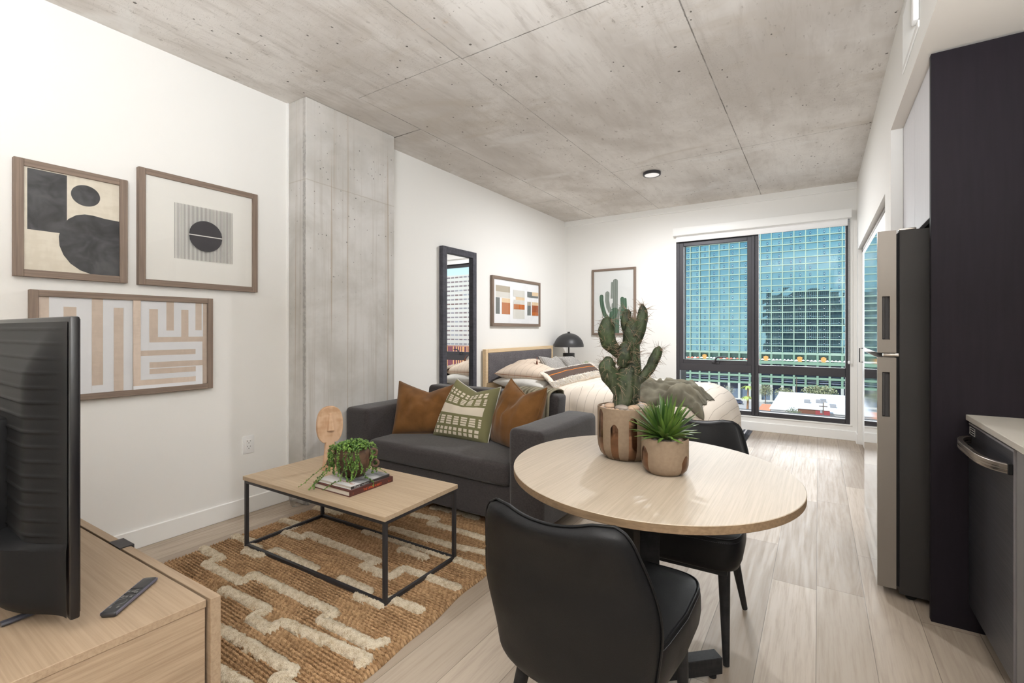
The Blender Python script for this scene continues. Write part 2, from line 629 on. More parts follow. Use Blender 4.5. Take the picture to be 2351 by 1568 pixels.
        if smooth:
            me.polygons.foreach_set('use_smooth', [True] * len(me.polygons))
            if smooth < 180:
                me.set_sharp_from_angle(angle=R(smooth))
        me.update()
        o = bpy.data.objects.new(name, me)
        COL.objects.link(o)
        if parent is not None:
            o.parent = parent
            OFF[o.name] = tuple(off)
        elif loc is not None:
            o.location = loc
            OFF[o.name] = tuple(off)
        for k, kw in (mods or []):
            md = o.modifiers.new(k.lower(), k)
            for a, b in kw.items():
                setattr(md, a, b)
        return o


def _ico(sub):
    bm = bmesh.new()
    bmesh.ops.create_icosphere(bm, subdivisions=sub, radius=1)
    bm.verts.index_update()
    r = [tuple(q.co) for q in bm.verts], [tuple(x.index for x in f.verts) for f in bm.faces]
    bm.free()
    return r


ICO = {i: _ico(i) for i in (1, 2, 3)}


def tag(o, label=None, cat=None, group=None, kind=None):
    if label:
        o['label'] = label
    if cat:
        o['category'] = cat
    if group:
        o['group'] = group
    if kind:
        o['kind'] = kind
    return o


def thing(name, label, cat, loc=(0, 0, 0), group=None, kind=None):
    o = bpy.data.objects.new(name, None)
    o.empty_display_size = .1
    COL.objects.link(o)
    o.location = loc
    OFF[o.name] = tuple(loc)
    return tag(o, label, cat, group, kind)


def struct(mb, name, mat, parent=None, **kw):
    o = mb.build(name, mat, parent, **kw)
    if parent is None:
        o['kind'] = 'structure'
    return o


def copy_tree(o, parent=None):
    c = o.copy()
    COL.objects.link(c)
    if parent is not None:
        c.parent = parent
    for ch in list(o.children):
        copy_tree(ch, c)
    return c


def nz(x, y, z=0.0):
    return mnoise.noise(Vector((x, y, z)))


def smooth01(t):
    t = max(0.0, min(1.0, t))
    return t * t * (3 - 2 * t)


def text_mesh(s, size, fn, parent, name, mat, ext=.0004, align='LEFT', squeeze=1.0):
    """lettering as real mesh; fn maps the flat text plane (a, b, d) to the place"""
    cu = bpy.data.curves.new('lettering', 'FONT')
    cu.body = s
    cu.size = size
    cu.align_x = align
    cu.resolution_u = 2
    ob = bpy.data.objects.new('lettering', cu)
    COL.objects.link(ob)
    dg = bpy.context.evaluated_depsgraph_get()
    me = bpy.data.meshes.new_from_object(ob.evaluated_get(dg))
    bpy.data.objects.remove(ob)
    bpy.data.curves.remove(cu)
    mb = MB()
    mb.add([fn(q.co.x * squeeze, q.co.y, ext) for q in me.vertices], [tuple(p.vertices) for p in me.polygons])
    bpy.data.meshes.remove(me)
    return mb.build(name, mat, parent, smooth=0, fix=False)


# ------------------------------------------------------------------ room shell
XL, XR, YW, H = -3.145, .348, 6.305, 2.80
YB = -4.6          # wall behind the camera
XK = 1.12          # kitchen wall
b = MB().box(XL - .15, YB - .15, -.15, XK + .15, YW + .15, 0)
struct(b, 'floor', M['floor'])
b = MB().box(XL - .15, YB - .15, H, XK + .15, YW + .15, H + .2)
struct(b, 'ceiling', M['concrete'])
b = MB().box(XL - .15, YB - .15, 0, XL, YW + .15, H)
struct(b, 'wall_left', M['paint'])
b = MB().box(XL, YB - .15, 0, XK + .15, YB, H)
struct(b, 'wall_behind', M['paint'])
# window wall with its opening and the shallow drop at the ceiling
WX0, WX1, WZ0, WZ1 = -1.552, .290, .172, 2.46
b = MB()
b.box(XL, YW, 0, WX0, YW + .15, H).box(WX1, YW, 0, XK + .15, YW + .15, H)
b.box(WX0, YW, 0, WX1, YW + .15, WZ0).box(WX0, YW, WZ1, WX1, YW + .15, H)
struct(b, 'wall_window', M['paint'])
b = MB().box(XL, YW - .035, H - .075, XR, YW, H)
struct(b, 'trim_1', M['trim'])
# right wall: header over the kitchen, pier, closet opening
b = MB()
b.box(XR, YB, 2.348, XR + .12, 3.453, H)                      # header
b.box(XR, 3.453, 0, XR + .12, 3.727, H)                       # pier
b.box(XR, 3.727, 2.05, XR + .12, 6.14, H)                     # over closet
b.box(XR, 6.14, 0, XR + .12, YW, H)
b.box(XR + .12, 3.453, 0, XK, 3.60, H)                        # side of the recess
b.box(XR + .55, 3.60, 0, XR + .60, YW, H)                     # back of the closet
struct(b, 'wall_right', M['paint'])
b = MB().box(XR + .12, YB, 2.348, XK, 3.453, 2.44)
b.box(XR + .0, YB, 2.3465, XR + .12, 3.453, 2.348)
struct(b, 'soffit', M['soffit'])
b = MB().box(XK, YB, 0, XK + .15, YW + .15, H)
struct(b, 'wall_kitchen', M['paint'])
# concrete pier against the left wall
b = MB().box(XL, 1.93, 0, -2.935, 2.735, H, bev=.006, seg=1)
struct(b, 'column', M['column'])
b = MB().box(XL, 1.921, .0, XL + .012, 1.932, H)
struct(b, 'trim_2', M['trim'])

# baseboards
def base(name, segs):
    bb = MB()
    for x0, y0, x1, y1 in segs:
        bb.box(x0, y0, 0, x1, y1, .105, bev=.003, seg=1)
    struct(bb, name, M['trim'])
base('baseboard_left', [(XL, YB, XL + .014, 1.922), (XL, 2.74, XL + .014, YW)])
base('baseboard_window', [(XL, YW - .014, XR, YW)])
base('baseboard_right', [(XR - .014, 6.14, XR, YW - .014), (XR - .014, 3.46, XR, 3.727)])
base('baseboard_behind', [(XL, YB, XK, YB + .014)])
# clear plastic corner guard left at the foot of the pier
b = MB().grid(lambda u, v: (-3.09 + .2 * u, 1.925 - .06 * math.sin(PI * u) - .012 * v, .012 + .05 * v + .008 * math.sin(9 * u)), 12, 3)
o = b.build('plastic_sheet', glass_mat('clear_plastic', .05, (.9, .9, .9, 1), .35, .3), loc=(-3.0, 1.9, 0), mods=[('SOLIDIFY', dict(thickness=.002))])
tag(o, 'crumpled clear plastic scrap on the floor at the foot of the concrete pier', 'plastic')

# ------------------------------------------------------------------ window
wn = thing('window_1', 'dark framed four pane window with a tilt sash and roller blind above', 'window', (-.63, YW + .03, WZ0), kind='structure')
F0, F1 = YW + .012, YW + .085
MX0, MX1 = -.676, -.598
TZ0, TZ1 = .684, .782
b = MB()
fw = .042
b.box(WX0, F0, WZ0, WX0 + fw, F1, WZ1, bev=.003, seg=1).box(WX1 - fw, F0, WZ0, WX1, F1, WZ1, bev=.003, seg=1)
for q0, q1 in ((WX0 + fw, MX0), (MX1, WX1 - fw)):
    b.box(q0, F0, WZ0, q1, F1, WZ0 + .052, bev=.003, seg=1).box(q0, F0, WZ1 - .06, q1, F1, WZ1, bev=.003, seg=1)
b.box(MX0, F0 - .006, WZ0, MX0 + .036, F1, WZ1, bev=.003, seg=1).box(MX0 + .040, F0 - .006, WZ0, MX1, F1, WZ1, bev=.003, seg=1)
b.box(MX1, F0 - .004, TZ0, WX1 - fw, F1, TZ1, bev=.003, seg=1)
b.box(WX0 + fw, F0 - .004, TZ0, MX0, F1, TZ1 - .006, bev=.003, seg=1)
struct(b, 'window_frame', M['winframe'], wn)
b = MB()
sx0, sx1, sz0, sz1, st = WX0 + .036, MX0 + .006, TZ1 - .008, 2.335, .052
b.box(sx0, F0 + .004, sz0, sx0 + st, F1 - .01, sz1, bev=.003, seg=1).box(sx1 - st, F0 + .004, sz0, sx1, F1 - .01, sz1, bev=.003, seg=1)
b.box(sx0 + st, F0 + .004, sz0, sx1 - st, F1 - .01, sz0 + st, bev=.003, seg=1).box(sx0 + st, F0 + .004, sz1 - st, sx1 - st, F1 - .01, sz1, bev=.003, seg=1)
b.box(WX0 + fw, F0 + .001, 2.336, MX0, F1, 2.399)
sash = struct(b, 'window_sash', M['winframe'], wn)
b = MB()
hx = -1.075
b.box(hx - .045, F0 - .012, sz0 + .012, hx + .045, F0 + .006, sz0 + .036, bev=.004)
b.tube([(hx, F0 - .010, sz0 + .03), (hx, F0 - .03, sz0 + .045), (hx + .01, F0 - .036, sz0 + .075), (hx + .03, F0 - .036, sz0 + .092), (hx + .12, F0 - .034, sz0 + .095)], [.011, .011, .011, .010, .008], 8)
b.build('window_handle', M['winframe'], sash)
for x0, z0, x1, z1 in ((sx0 + st, sz0 + st, sx1 - st, sz1 - st), (MX1, TZ1, WX1 - fw, WZ1 - .06), (WX0 + fw, WZ0 + .052, MX0, TZ0), (MX1, WZ0 + .052, WX1 - fw, TZ0)):
    g = MB().quad((x0 - .005, F1 - .03, z0 - .005), (x1 + .005, F1 - .03, z0 - .005), (x1 + .005, F1 - .03, z1 + .005), (x0 - .005, F1 - .03, z1 + .005))
    g.build('pane', M['glass'], wn, smooth=0)
b = MB().box(WX0 - .012, YW - .006, WZ0 - .012, WX1 + .012, YW, WZ0 - .0015)
b.build('window_sill', M['trim'], wn)

bl = thing('roller_blind', 'white roller blind rolled up above the dark window', 'blind', (-.64, YW - .04, 2.42))
MB().box(-1.575, YW - .085, 2.412, .300, YW, 2.508, bev=.004).build('blind_cassette', M['trim'], bl)
MB().box(-1.545, YW - .03, 2.345, .268, YW - .026, 2.42).box(-1.545, YW - .034, 2.336, .268, YW - .022, 2.352, bev=.003).build('blind_cloth', M['blind'], bl)
b = MB()
zz = 2.42
while zz > .86:
    b.ico((.283, YW - .028, zz), .0032, 1)
    b.ico((.276, YW - .016, zz), .0032, 1)
    zz -= .0085
b.tube([(.283, YW - .028, 2.42), (.283, YW - .028, .85)], .0012, 5).tube([(.276, YW - .016, 2.42), (.276, YW - .016, .85)], .0012, 5)
b.ico((.279, YW - .022, .85), .016, 2, sc=(.8, .6, 1.2))
b.build('pull_chain', M['white'], bl)

# ------------------------------------------------------------------ closet in the right wall
cl = thing('door_1', 'white bifold closet doors set in the right wall beyond the fridge', 'door', (XR + .03, 4.9, 0), kind='structure')
ys = [3.727 + (6.14 - 3.727) * i / 4 for i in range(5)]
for i in range(4):
    MB().box(XR + .035, ys[i] + .002, .012, XR + .065, ys[i + 1] - .002, 2.012, bev=.003, seg=1).build('door_panel', M['trim'], cl)
MB().box(XR + .034, 3.73, 2.014, XR + .062, 6.137, 2.045).build('door_track', plain('track_bronze', 92, 78, 70, .5, .6), cl)
b = MB()
hy = 6.0
b.tube([(XR + .036, hy, 1.015), (XR + .006, hy, 1.015), (XR + .006, hy, .873), (XR + .036, hy, .873)], .0055, 6)
b.build('door_handle', M['blackmetal'], cl)

# ------------------------------------------------------------------ vent and ceiling lamp
vt = thing('wall_vent', 'white supply air grille high on the right wall near the ceiling', 'vent', (XR, 2.75, 2.445))
b = MB()
b.box(XR - .006, 2.53, 2.445, XR, 2.965, 2.475, bev=.002, seg=1).box(XR - .006, 2.53, 2.72, XR, 2.965, 2.75, bev=.002, seg=1)
b.box(XR - .006, 2.935, 2.475, XR, 2.965, 2.72, bev=.002, seg=1).box(XR - .022, 2.53, 2.476, XR - .0005, 2.585, 2.719, bev=.008)
b.build('vent_frame', M['trim'], vt)
MB().box(XR - .001, 2.56, 2.47, XR, 2.94, 2.725).build('vent_back', plain('vent_dark', 120, 118, 116), vt)
b = MB()
for i in range(25):
    y = 2.588 + i * .0138
    b.add([(XR - .0012, y, 2.475), (XR - .0058, y + .006, 2.475), (XR - .0058, y + .006, 2.72), (XR - .0012, y, 2.72)], [(0, 1, 2, 3)])
b.build('vent_slats', M['trim'], vt, smooth=0)

cd = thing('ceiling_disc_lamp', 'round flush ceiling lamp with dark rim on the concrete ceiling', 'lamp', (-1.416, 4.78, H))
c0 = (-1.416, 4.78, H)
MB().lathe([(.078, 0), (.086, -.002), (.088, -.026), (.085, -.030), (.072, -.030), (.070, -.024), (.0, -.024)], c0, 40).build('lamp_rim', M['winframe'], cd)
MB().lathe([(.071, -.025), (.071, -.0285), (.0, -.0285)], c0, 40).build('lamp_diffuser', M['diffuser'], cd)

# ------------------------------------------------------------------ framed prints on the left wall
def print_on_wall(name, label, group, side, a0, a1, z0, z1, bar, depth, shapes, paper, fm, wall=XL):
    """side 'L': on the left wall, a = y; side 'W': on the window wall, a = x.  shapes are (material, polygon in 0..1 of the glazed area)"""
    if side == 'L':
        P = lambda a, z, d: (wall + d, a, z)
        loc = (wall, (a0 + a1) / 2, z0)
    else:
        P = lambda a, z, d: (a, YW - d, z)
        loc = ((a0 + a1) / 2, YW, z0)
    t = thing(name, label, 'picture', loc, group)

    def bx(mb, p0, p1, q0, q1, d0, d1, bev=0):
        A, B = P(p0, q0, d0), P(p1, q1, d1)
        mb.box(*A, *B, bev=bev, seg=1)
    for q in (z0, z1 - bar):
        m1 = MB()
        bx(m1, a0 + bar, a1 - bar, q, q + bar, .001, depth, .0015)
        m1.build('frame_rail', fm[0], t)
    for q in (a0, a1 - bar):
        m2 = MB()
        bx(m2, q, q + bar, z0, z1, .001, depth + .0004, .0015)
        m2.build('frame_stile', fm[1], t)
    i0, i1, j0, j1 = a0 + bar * .9, a1 - bar * .9, z0 + bar * .9, z1 - bar * .9
    mats = [paper]
    pm = MB()
    dd = depth - .012
    bx(pm, i0, i1, j0, j1, dd - .004, dd)
    for n, (mt, poly) in enumerate(shapes):
        if mt not in mats:
            mats.append(mt)
        d = dd + .00025 * (n + 1)
        pts = [P(i0 + (i1 - i0) * q[0], j0 + (j1 - j0) * q[1], d) for q in poly]
        pm.add(pts, [tuple(range(len(pts)))], mats.index(mt))
    pm.build('print', mats, t, smooth=0)
    g = MB()
    g.add([P(i0, j0, depth - .004), P(i1, j0, depth - .004), P(i1, j1, depth - .004), P(i0, j1, depth - .004)], [(0, 1, 2, 3)])
    g.build('glazing', M['picglass'], t, smooth=0)
    return t


def rect(x0, y0, x1, y1):
    return [(x0, y0), (x1, y0), (x1, y1), (x0, y1)]


def ell(cx, cy, rx, ry, a0=0, a1=360, n=48):
    return [(cx + rx * math.cos(R(a0 + (a1 - a0) * i / n)), cy + ry * math.sin(R(a0 + (a1 - a0) * i / n))) for i in range(n + (a1 - a0 < 360))]


cream = fabric_mat('cream_paper', rgb(224, 216, 200), rgb(216, 207, 190), 40, .9, .0, 0, .8)
m = Mat('charcoal_print_ink', rgb(64, 64, 66), .9)
p = m.obj()
nn = m.noise(m.vec(p[0], p[1], p[2]), 9, 5, .65, .6)
m.set('Base Color', m.mix(nn.ss(.35, .7), rgb(50, 50, 52), rgb(84, 84, 86)))
ink = m.mat
wpaper = plain('white_paper', 236, 234, 228, .9)
fm = (M['frame'], M['frame_z'])
# upper left print: block, disc and big rounded form
blob = [(1.02, .655), (.70, .683), (.62, .687), (.55, .672), (.48, .63), (.415, .565)]
blob += [(.345, .425), (.345, .30), (.40, .18), (.47, .10), (.56, .045), (.66, .012), (.72, .0), (1.0, .0)]
shp = [(ink, rect(.045, .395, .425, .985)), (ink, ell(.62, .815, .155, .108)),
       (ink, [(1.0, .60), (.83, .607), (.70, .622), (.61, .622), (.52, .60), (.44, .55), (.37, .46), (.343, .36), (.35, .27), (.39, .18), (.46, .10), (.56, .04), (.68, .006), (.72, 0), (1.0, 0)])]
print_on_wall('framed_print', 'framed cream print of a charcoal block, small disc and big rounded shape, upper left', None,
              'L', .569, .998, 1.452, 2.004, .034, .034, shp, cream, fm)
# upper right print: circle over fine stripes
lineink = plain('grey_line_ink', 128, 124, 122, .9)
shp = []
for i in range(46):
    x = .245 + .53 * i / 45
    shp.append((lineink, rect(x, .235, x + .0042, .785)))
disc = plain('charcoal_disc_ink', 62, 60, 62, .9)
shp += [(disc, ell(.52, .495, .155, .152, 0, 180)), (disc, ell(.52, .485, .155, .152, 180, 360)), (wpaper, rect(.365, .486, .675, .494))]
for i in range(16):
    x = .38 + .28 * i / 15
print_on_wall('framed_print', 'framed print of a dark circle over fine grey stripes on the left wall', None,
              'L', 1.046, 1.698, 1.450, 2.096, .033, .034, shp, plain('offwhite_paper', 232, 230, 224, .9), fm)
# lower print: beige and white maze
beige = fabric_mat('beige_maze_ink', rgb(208, 192, 178), rgb(200, 184, 170), 60, .9, .0, 0, .5)
wk = plain('white_maze_paper', 230, 231, 234, .9)
shp = []
# coordinates of the glazed area, traced in the picture's own proportions (beige field with white lines)
def W(x0, y0, x1, y1):
    shp.append((wk, rect(x0, y0, x1, y1)))
def B(x0, y0, x1, y1):
    shp.append((beige, rect(x0, y0, x1, y1)))
W(.055, .0, .27, 1.0); B(.125, .0, .19, .90); W(.125, .0, .19, .45)
W(.33, .0, .50, 1.0); B(.39, .075, .445, .90); B(.27, .08, .33, 1.0); W(.30, .0, .33, .0801)
B(.275, .085, .33, 1.0); W(.27, 0, .33, .085); B(.39, 0, .445, .905)
W(.545, .525, .96, 1.0)
B(.60, .585, .66, .905); W(.655, .585, .71, 1.0)
B(.71, .66, .76, 1.0); W(.76, .585, .81, 1.0)
B(.81, .56, .86, .905); W(.86, .56, .91, 1.0)
B(.91, .665, .955, 1.0); W(.955, .585, .965, 1.0)
B(.60, .525, .96, .585)
W(.545, .435, .96, .525)
B(.545, .375, .91, .435); W(.91, .30, .96, .525)
W(.545, .30, .91, .375)
W(.545, .235, .60, .375); B(.60, .235, .96, .30); W(.545, .12, .60, .30)
W(.545, .105, .96, .165); W(.91, .105, .96, .235); W(.60, .165, .60, .235)
W(.545, .165, .91, .235); B(.60, .165, .91, .225)
B(.50, .045, .91, .105); W(.91, .0, .96, .235)
B(.50, .0, .545, 1.0); W(.50, 0, .91, .045)
print_on_wall('framed_print', 'framed print of a beige and white maze, lowest on the left wall behind the television', None,
              'L', .622, 1.424, .846, 1.393, .031, .034, shp, beige, fm)
# coloured blocks over the bed
cols = {'t': plain('taupe_ink', 178, 168, 150, .9), 'p': plain('pale_grey_ink', 214, 212, 205, .9), 'g': plain('slate_ink', 110, 114, 112, .9),
        's': plain('sand_ink', 226, 200, 164, .9), 'o': plain('terracotta_ink', 188, 120, 78, .9), 'r': plain('orange_ink', 190, 104, 44, .9), 'b': plain('rust_ink', 160, 84, 46, .9)}
shp = [(cols[k], rect(*q)) for k, q in (
    ('t', (.045, .72, .335, .86)), ('p', (.045, .59, .335, .72)), ('g', (.045, .215, .125, .585)), ('s', (.165, .48, .335, .58)), ('o', (.165, .215, .335, .48)),
    ('p', (.40, .12, .655, .52)), ('s', (.455, .57, .655, .64)), ('p', (.41, .47, .655, .57)), ('o', (.41, .345, .525, .465)), ('r', (.525, .345, .655, .465)), ('p', (.40, .64, .655, .80)),
    ('g', (.72, .66, .985, .80)), ('s', (.83, .71, .985, .80)), ('t', (.72, .455, .80, .55)), ('g', (.72, .215, .80, .455)), ('s', (.83, .47, .985, .55)), ('b', (.83, .30, .985, .47)), ('r', (.83, .215, .985, .30)))]
print_on_wall('framed_print', 'framed print of taupe, terracotta and slate blocks hanging above the headboard', None,
              'L', 4.378, 5.486, 1.246, 1.83, .036, .034, shp, plain('print_white', 238, 239, 241, .9), fm)
# cactus print on the window wall
def arm(pts, r0, n=10):
    """a rounded upright stalk along a centre line"""
    L = []
    Rr = []
    for i, (x, y) in enumerate(pts):
        a, c = pts[max(i - 1, 0)], pts[min(i + 1, len(pts) - 1)]
        dx, dy = (c[0] - a[0]), (c[1] - a[1]) * 1.45
        l = math.hypot(dx, dy)
        L.append((x - dy / l * r0, y + dx / l * r0 / 1.45))
        Rr.append((x + dy / l * r0, y - dx / l * r0 / 1.45))
    x, y = pts[-1]
    cap = [(x + r0 * math.cos(PI * k / n), y + r0 / 1.45 * math.sin(PI * k / n)) for k in range(1, n)]
    return Rr + cap + list(reversed(L))
gm = []
for nm, a_, b_ in (('cactus_ink_grey', rgb(142, 150, 142), rgb(112, 122, 114)), ('cactus_ink_green', rgb(88, 120, 98), rgb(52, 76, 58))):
    m = Mat(nm, a_, .9)
    p = m.obj()
    st = ((p[0] * 260).sin() * .5 + .5)
    n_ = m.noise(m.vec(p[0] * 20, 0, p[2] * 9), 1.0, 3)
    m.set('Base Color', m.mix((st * .6 + n_ * .5).ss(.3, .8), a_, b_))
    gm.append(m.mat)
shp = [(gm[0], arm([(.455, .55), (.46, .70), (.465, .80)], .025)),
       (gm[0], arm([(.545, .0), (.545, .3), (.55, .6), (.55, .82)], .062)),
       (gm[1], arm([(.52, .0), (.52, .12), (.52, .26), (.53, .32)], .125)),
       (gm[1], arm([(.36, .235), (.28, .30), (.225, .42), (.20, .53), (.20, .585)], .052)),
       (gm[0], arm([(.43, .34), (.37, .42), (.345, .52), (.35, .635)], .052)),
       (gm[1], arm([(.74, .225), (.785, .30), (.80, .42), (.79, .53)], .036)),
       (gm[1], arm([(.70, .215), (.72, .30), (.73, .42), (.72, .54)], .048)),
       (gm[0], arm([(.60, .22), (.64, .32), (.67, .40)], .032)),
       (gm[0], arm([(.49, .40), (.495, .46)], .035))]
print_on_wall('framed_print', 'tall framed print of a saguaro cactus beside the window', None,
              'W', -2.719, -2.080, 1.131, 2.062, .030, .03, shp, plain('cool_print_white', 226, 228, 227, .9), (M['frame'], M['frame_z']))

# ------------------------------------------------------------------ power outlet
t = thing('wall_outlet', 'white double power outlet low on the left wall near the pier', 'outlet', (XL, 1.654, .392))
MB().box(XL, 1.617, .391, XL + .006, 1.690, .507, bev=.003).build('cover_plate', M['white'], t)
MB().box(XL, 1.636, .415, XL + .008, 1.671, .483, bev=.001, seg=1).build('receptacle', M['white'], t)
b = MB()
for z in (.433, .468):
    b.box(XL + .0075, 1.643, z, XL + .0084, 1.646, z + .009).box(XL + .0075, 1.661, z, XL + .0084, 1.664, z + .007)
    b.lathe([(.0025, 0), (.0025, .0006), (0, .0006)], (0, 0, 0), 10) if False else b.box(XL + .0075, 1.651, z - .011, XL + .0084, 1.656, z - .006)
b.build('slots', plain('slot_grey', 70, 68, 66), t)

# ------------------------------------------------------------------ tall mirror
t = thing('standing_mirror', 'tall dark framed mirror on the left wall beside the pier', 'mirror', (XL, 3.79, .1))
b = MB()
d0, d1 = XL + .002, XL + .052
y0, y1, z0, z1, fw = 3.513, 4.060, .10, 2.034, .064
b.box(d0, y0, z0, d1, y0 + fw, z1, bev=.003, seg=1).box(d0, y1 - fw, z0, d1, y1, z1, bev=.003, seg=1)
b.box(d0, y0 + fw, z1 - fw, d1 - .001, y1 - fw, z1, bev=.003, seg=1).box(d0, y0 + fw, z0, d1 - .001, y1 - fw, z0 + fw, bev=.003, seg=1)
b.build('mirror_frame', fabric_mat('charcoal_wood_frame', rgb(82, 82, 89), rgb(68, 68, 75), 60, .5, .05), t)
MB().box(d0, y0 + fw - .004, z0 + fw - .004, d1 - .030, y1 - fw + .004, z1 - fw + .004).build('mirror_glass', M['mirror'], t, smooth=0)

# ------------------------------------------------------------------ jute rug
rc = {'bl': (-2.800, .28), 'br': (-1.243, .28), 'tl': (-2.835, 2.56), 'tr': (-1.413, 2.56)}
def rugp(u, v):
    x0 = rc['bl'][0] + (rc['tl'][0] - rc['bl'][0]) * v
    x1 = rc['br'][0] + (rc['tr'][0] - rc['br'][0]) * v
    x1 += .02 * nz(v * 9, 3.1)
    x0 += .012 * nz(v * 12, 8.1)
    return x0 + (x1 - x0) * u, .28 + 2.28 * v
NROW = 146
def rugf(u, v):
    x, y = rugp(u, v)
    k = v * NROW
    y += .004 * nz(x * 4, k * .11)
    fr = k - math.floor(k)
    row = math.floor(k)
    h = abs(math.sin(PI * fr)) ** .6
    br = .5 + .5 * math.sin(x * 260 + row * 2.4)
    z = .002 + .013 * h + .004 * h * br + .004 * nz(x * 22, row * 3.3)
    if u <= 0.001 or u >= .999 or v <= .001 or v >= .999:
        z = .001
    return x, y, z
rg = thing('jute_rug', 'brown braided jute rug with raised cream lines under the low wood table', 'rug', (-2.05, 1.4, 0))
m = Mat('braided_jute', rgb(172, 128, 86), .95, spec=.1)
p = m.pos()
rowk = ((p[1] - .28) / (2.28 / NROW))
rw = rowk.fl()
a_ = m.noise(m.vec(p[0] * 9, rw * 3.7, 0), 1.0, 3, .7)
b_ = m.noise(m.vec(p[0] * 150 + rw * 2.0, rowk * 5.0, 0), 1.0, 2, .6)
c_ = m.noise(m.vec(p[0], p[1], 0), 3.0, 2, .5)
tw = ((p[0] * 230 + rw * 2.4 + (rowk.fr() - .5).ab() * 3.0 + a_ * 16.0).sin() * .5 + .5)
c = m.mix((a_ * .55 + b_ * .35 + tw * .10).ss(.34, .68), rgb(142, 110, 78), rgb(208, 172, 132))
c = m.mix(c_.ss(.4, .7) * .22, c, rgb(160, 122, 84))
gap = ((rowk.fr() - .5).ab()).ss(.24, .49)
c = m.mix(gap * .5, c, rgb(112, 84, 58))  # shade between the rope rows put into the colour
m.set('Base Color', c)
m.bump(b_ * 1.4 + tw * .3 - gap * .6, .9, .007)
b = MB().grid(rugf, 150, NROW * 6)
b.build('rug_base', m.mat, rg, smooth=180, fix=False)
lines = [
    [(-2.82, 1.68), (-2.65, 1.70), (-2.64, 1.59), (-2.46, 1.595), (-2.49, 1.65), (-2.04, 1.645), (-1.89, 1.65), (-1.92, 1.575), (-1.72, 1.575), (-1.73, 1.67), (-1.37, 1.68)],
    [(-2.83, 1.40), (-2.65, 1.42), (-2.63, 1.38), (-2.53, 1.40)],
    [(-2.60, 1.34), (-2.46, 1.35), (-2.45, 1.435), (-2.07, 1.43)],
    [(-2.82, 1.23), (-2.60, 1.23), (-2.61, 1.155), (-2.27, 1.165), (-2.30, 1.23), (-1.69, 1.25), (-1.71, 1.19), (-1.40, 1.20), (-1.375, 1.26)],
    [(-2.30, 1.085), (-1.95, 1.11), (-1.96, 1.04), (-1.82, 1.04), (-1.83, 1.095), (-1.36, 1.14), (-1.37, 1.09)],
    [(-2.55, .90), (-2.10, .925), (-1.79, .95), (-1.52, .955), (-1.55, .90), (-1.33, .92)],
    [(-2.5, .77), (-1.83, .81), (-1.59, .83), (-1.57, .76), (-1.33, .77)],
    [(-1.93, 1.44), (-1.70, 1.44), (-1.73, 1.385), (-1.58, 1.395), (-1.58, 1.45), (-1.39, 1.46)],
    [(-1.90, 1.785), (-1.88, 1.815), (-1.69, 1.805)],
    [(-2.26, 1.855), (-1.59, 1.88), (-1.39, 1.88)],
    [(-2.16, 1.965), (-1.68, 1.99), (-1.46, 2.03)],
    [(-2.20, 2.19), (-2.00, 2.215), (-2.00, 2.15), (-1.57, 2.16)],
    [(-2.18, 2.345), (-1.99, 2.375), (-1.78, 2.365)],
    [(-2.3, .55), (-1.7, .58), (-1.7, .64), (-1.35, .65)],
    [(-2.83, 1.92), (-2.6, 1.94), (-2.58, 2.02), (-2.3, 2.03)]]
m = Mat('cream_wool_tuft', rgb(222, 206, 178), .98, spec=.08)
p = m.pos()
n1 = m.noise(m.vec(p[0], p[1], p[2]), 260, 2, .7)
n2 = m.noise(m.vec(p[0], p[1], p[2]), 40, 3, .6)
m.set('Base Color', m.mix((n1 * .5 + n2 * .5).ss(.32, .62), rgb(186, 164, 130), rgb(238, 226, 204)))
m.bump(n1 + n2, .9, .008)
for li, ln in enumerate(lines):
    pts = []
    for (x0, y0), (x1, y1) in zip(ln[:-1], ln[1:]):
        k = max(2, int(math.hypot(x1 - x0, y1 - y0) / .007))
        for i in range(k):
            t_ = i / k
            pts.append((x0 + (x1 - x0) * t_, y0 + (y1 - y0) * t_))
    pts.append(ln[-1])
    # soften the corners
    for _ in range(3):
        pts = [pts[0]] + [((pts[i - 1][0] + pts[i][0] * 2 + pts[i + 1][0]) / 4, (pts[i - 1][1] + pts[i][1] * 2 + pts[i + 1][1]) / 4) for i in range(1, len(pts) - 1)] + [pts[-1]]
    mb = MB()
    n = 14
    v = []
    f = []
    for i, (x, y) in enumerate(pts):
        a, c2 = pts[max(i - 1, 0)], pts[min(i + 1, len(pts) - 1)]
        dx, dy = c2[0] - a[0], c2[1] - a[1]
        l = math.hypot(dx, dy) or 1
        nx, ny = -dy / l, dx / l
        endf = min(1, (min(i, len(pts) - 1 - i) + .6) / 3.0) ** .5
        wdt = .027 * endf * (1 + .22 * nz(i * .17, li * 3.0))
        for k in range(n):
            q = PI * k / (n - 1)
            rr = 1 + random.uniform(-.16, .16)
            o_ = math.cos(q) * wdt * rr
            zz = .009 + max(0, math.sin(q)) * .020 * endf * rr
            v.append((x + nx * o_ + random.uniform(-.002, .002), y + ny * o_ + random.uniform(-.002, .002), zz))
    for i in range(len(pts) - 1):
        for k in range(n - 1):
            f.append((i * n + k, i * n + k + 1, (i + 1) * n + k + 1, (i + 1) * n + k))
    mb.add(v, f)
    mb.build('tufted_line', m.mat, rg, smooth=180)

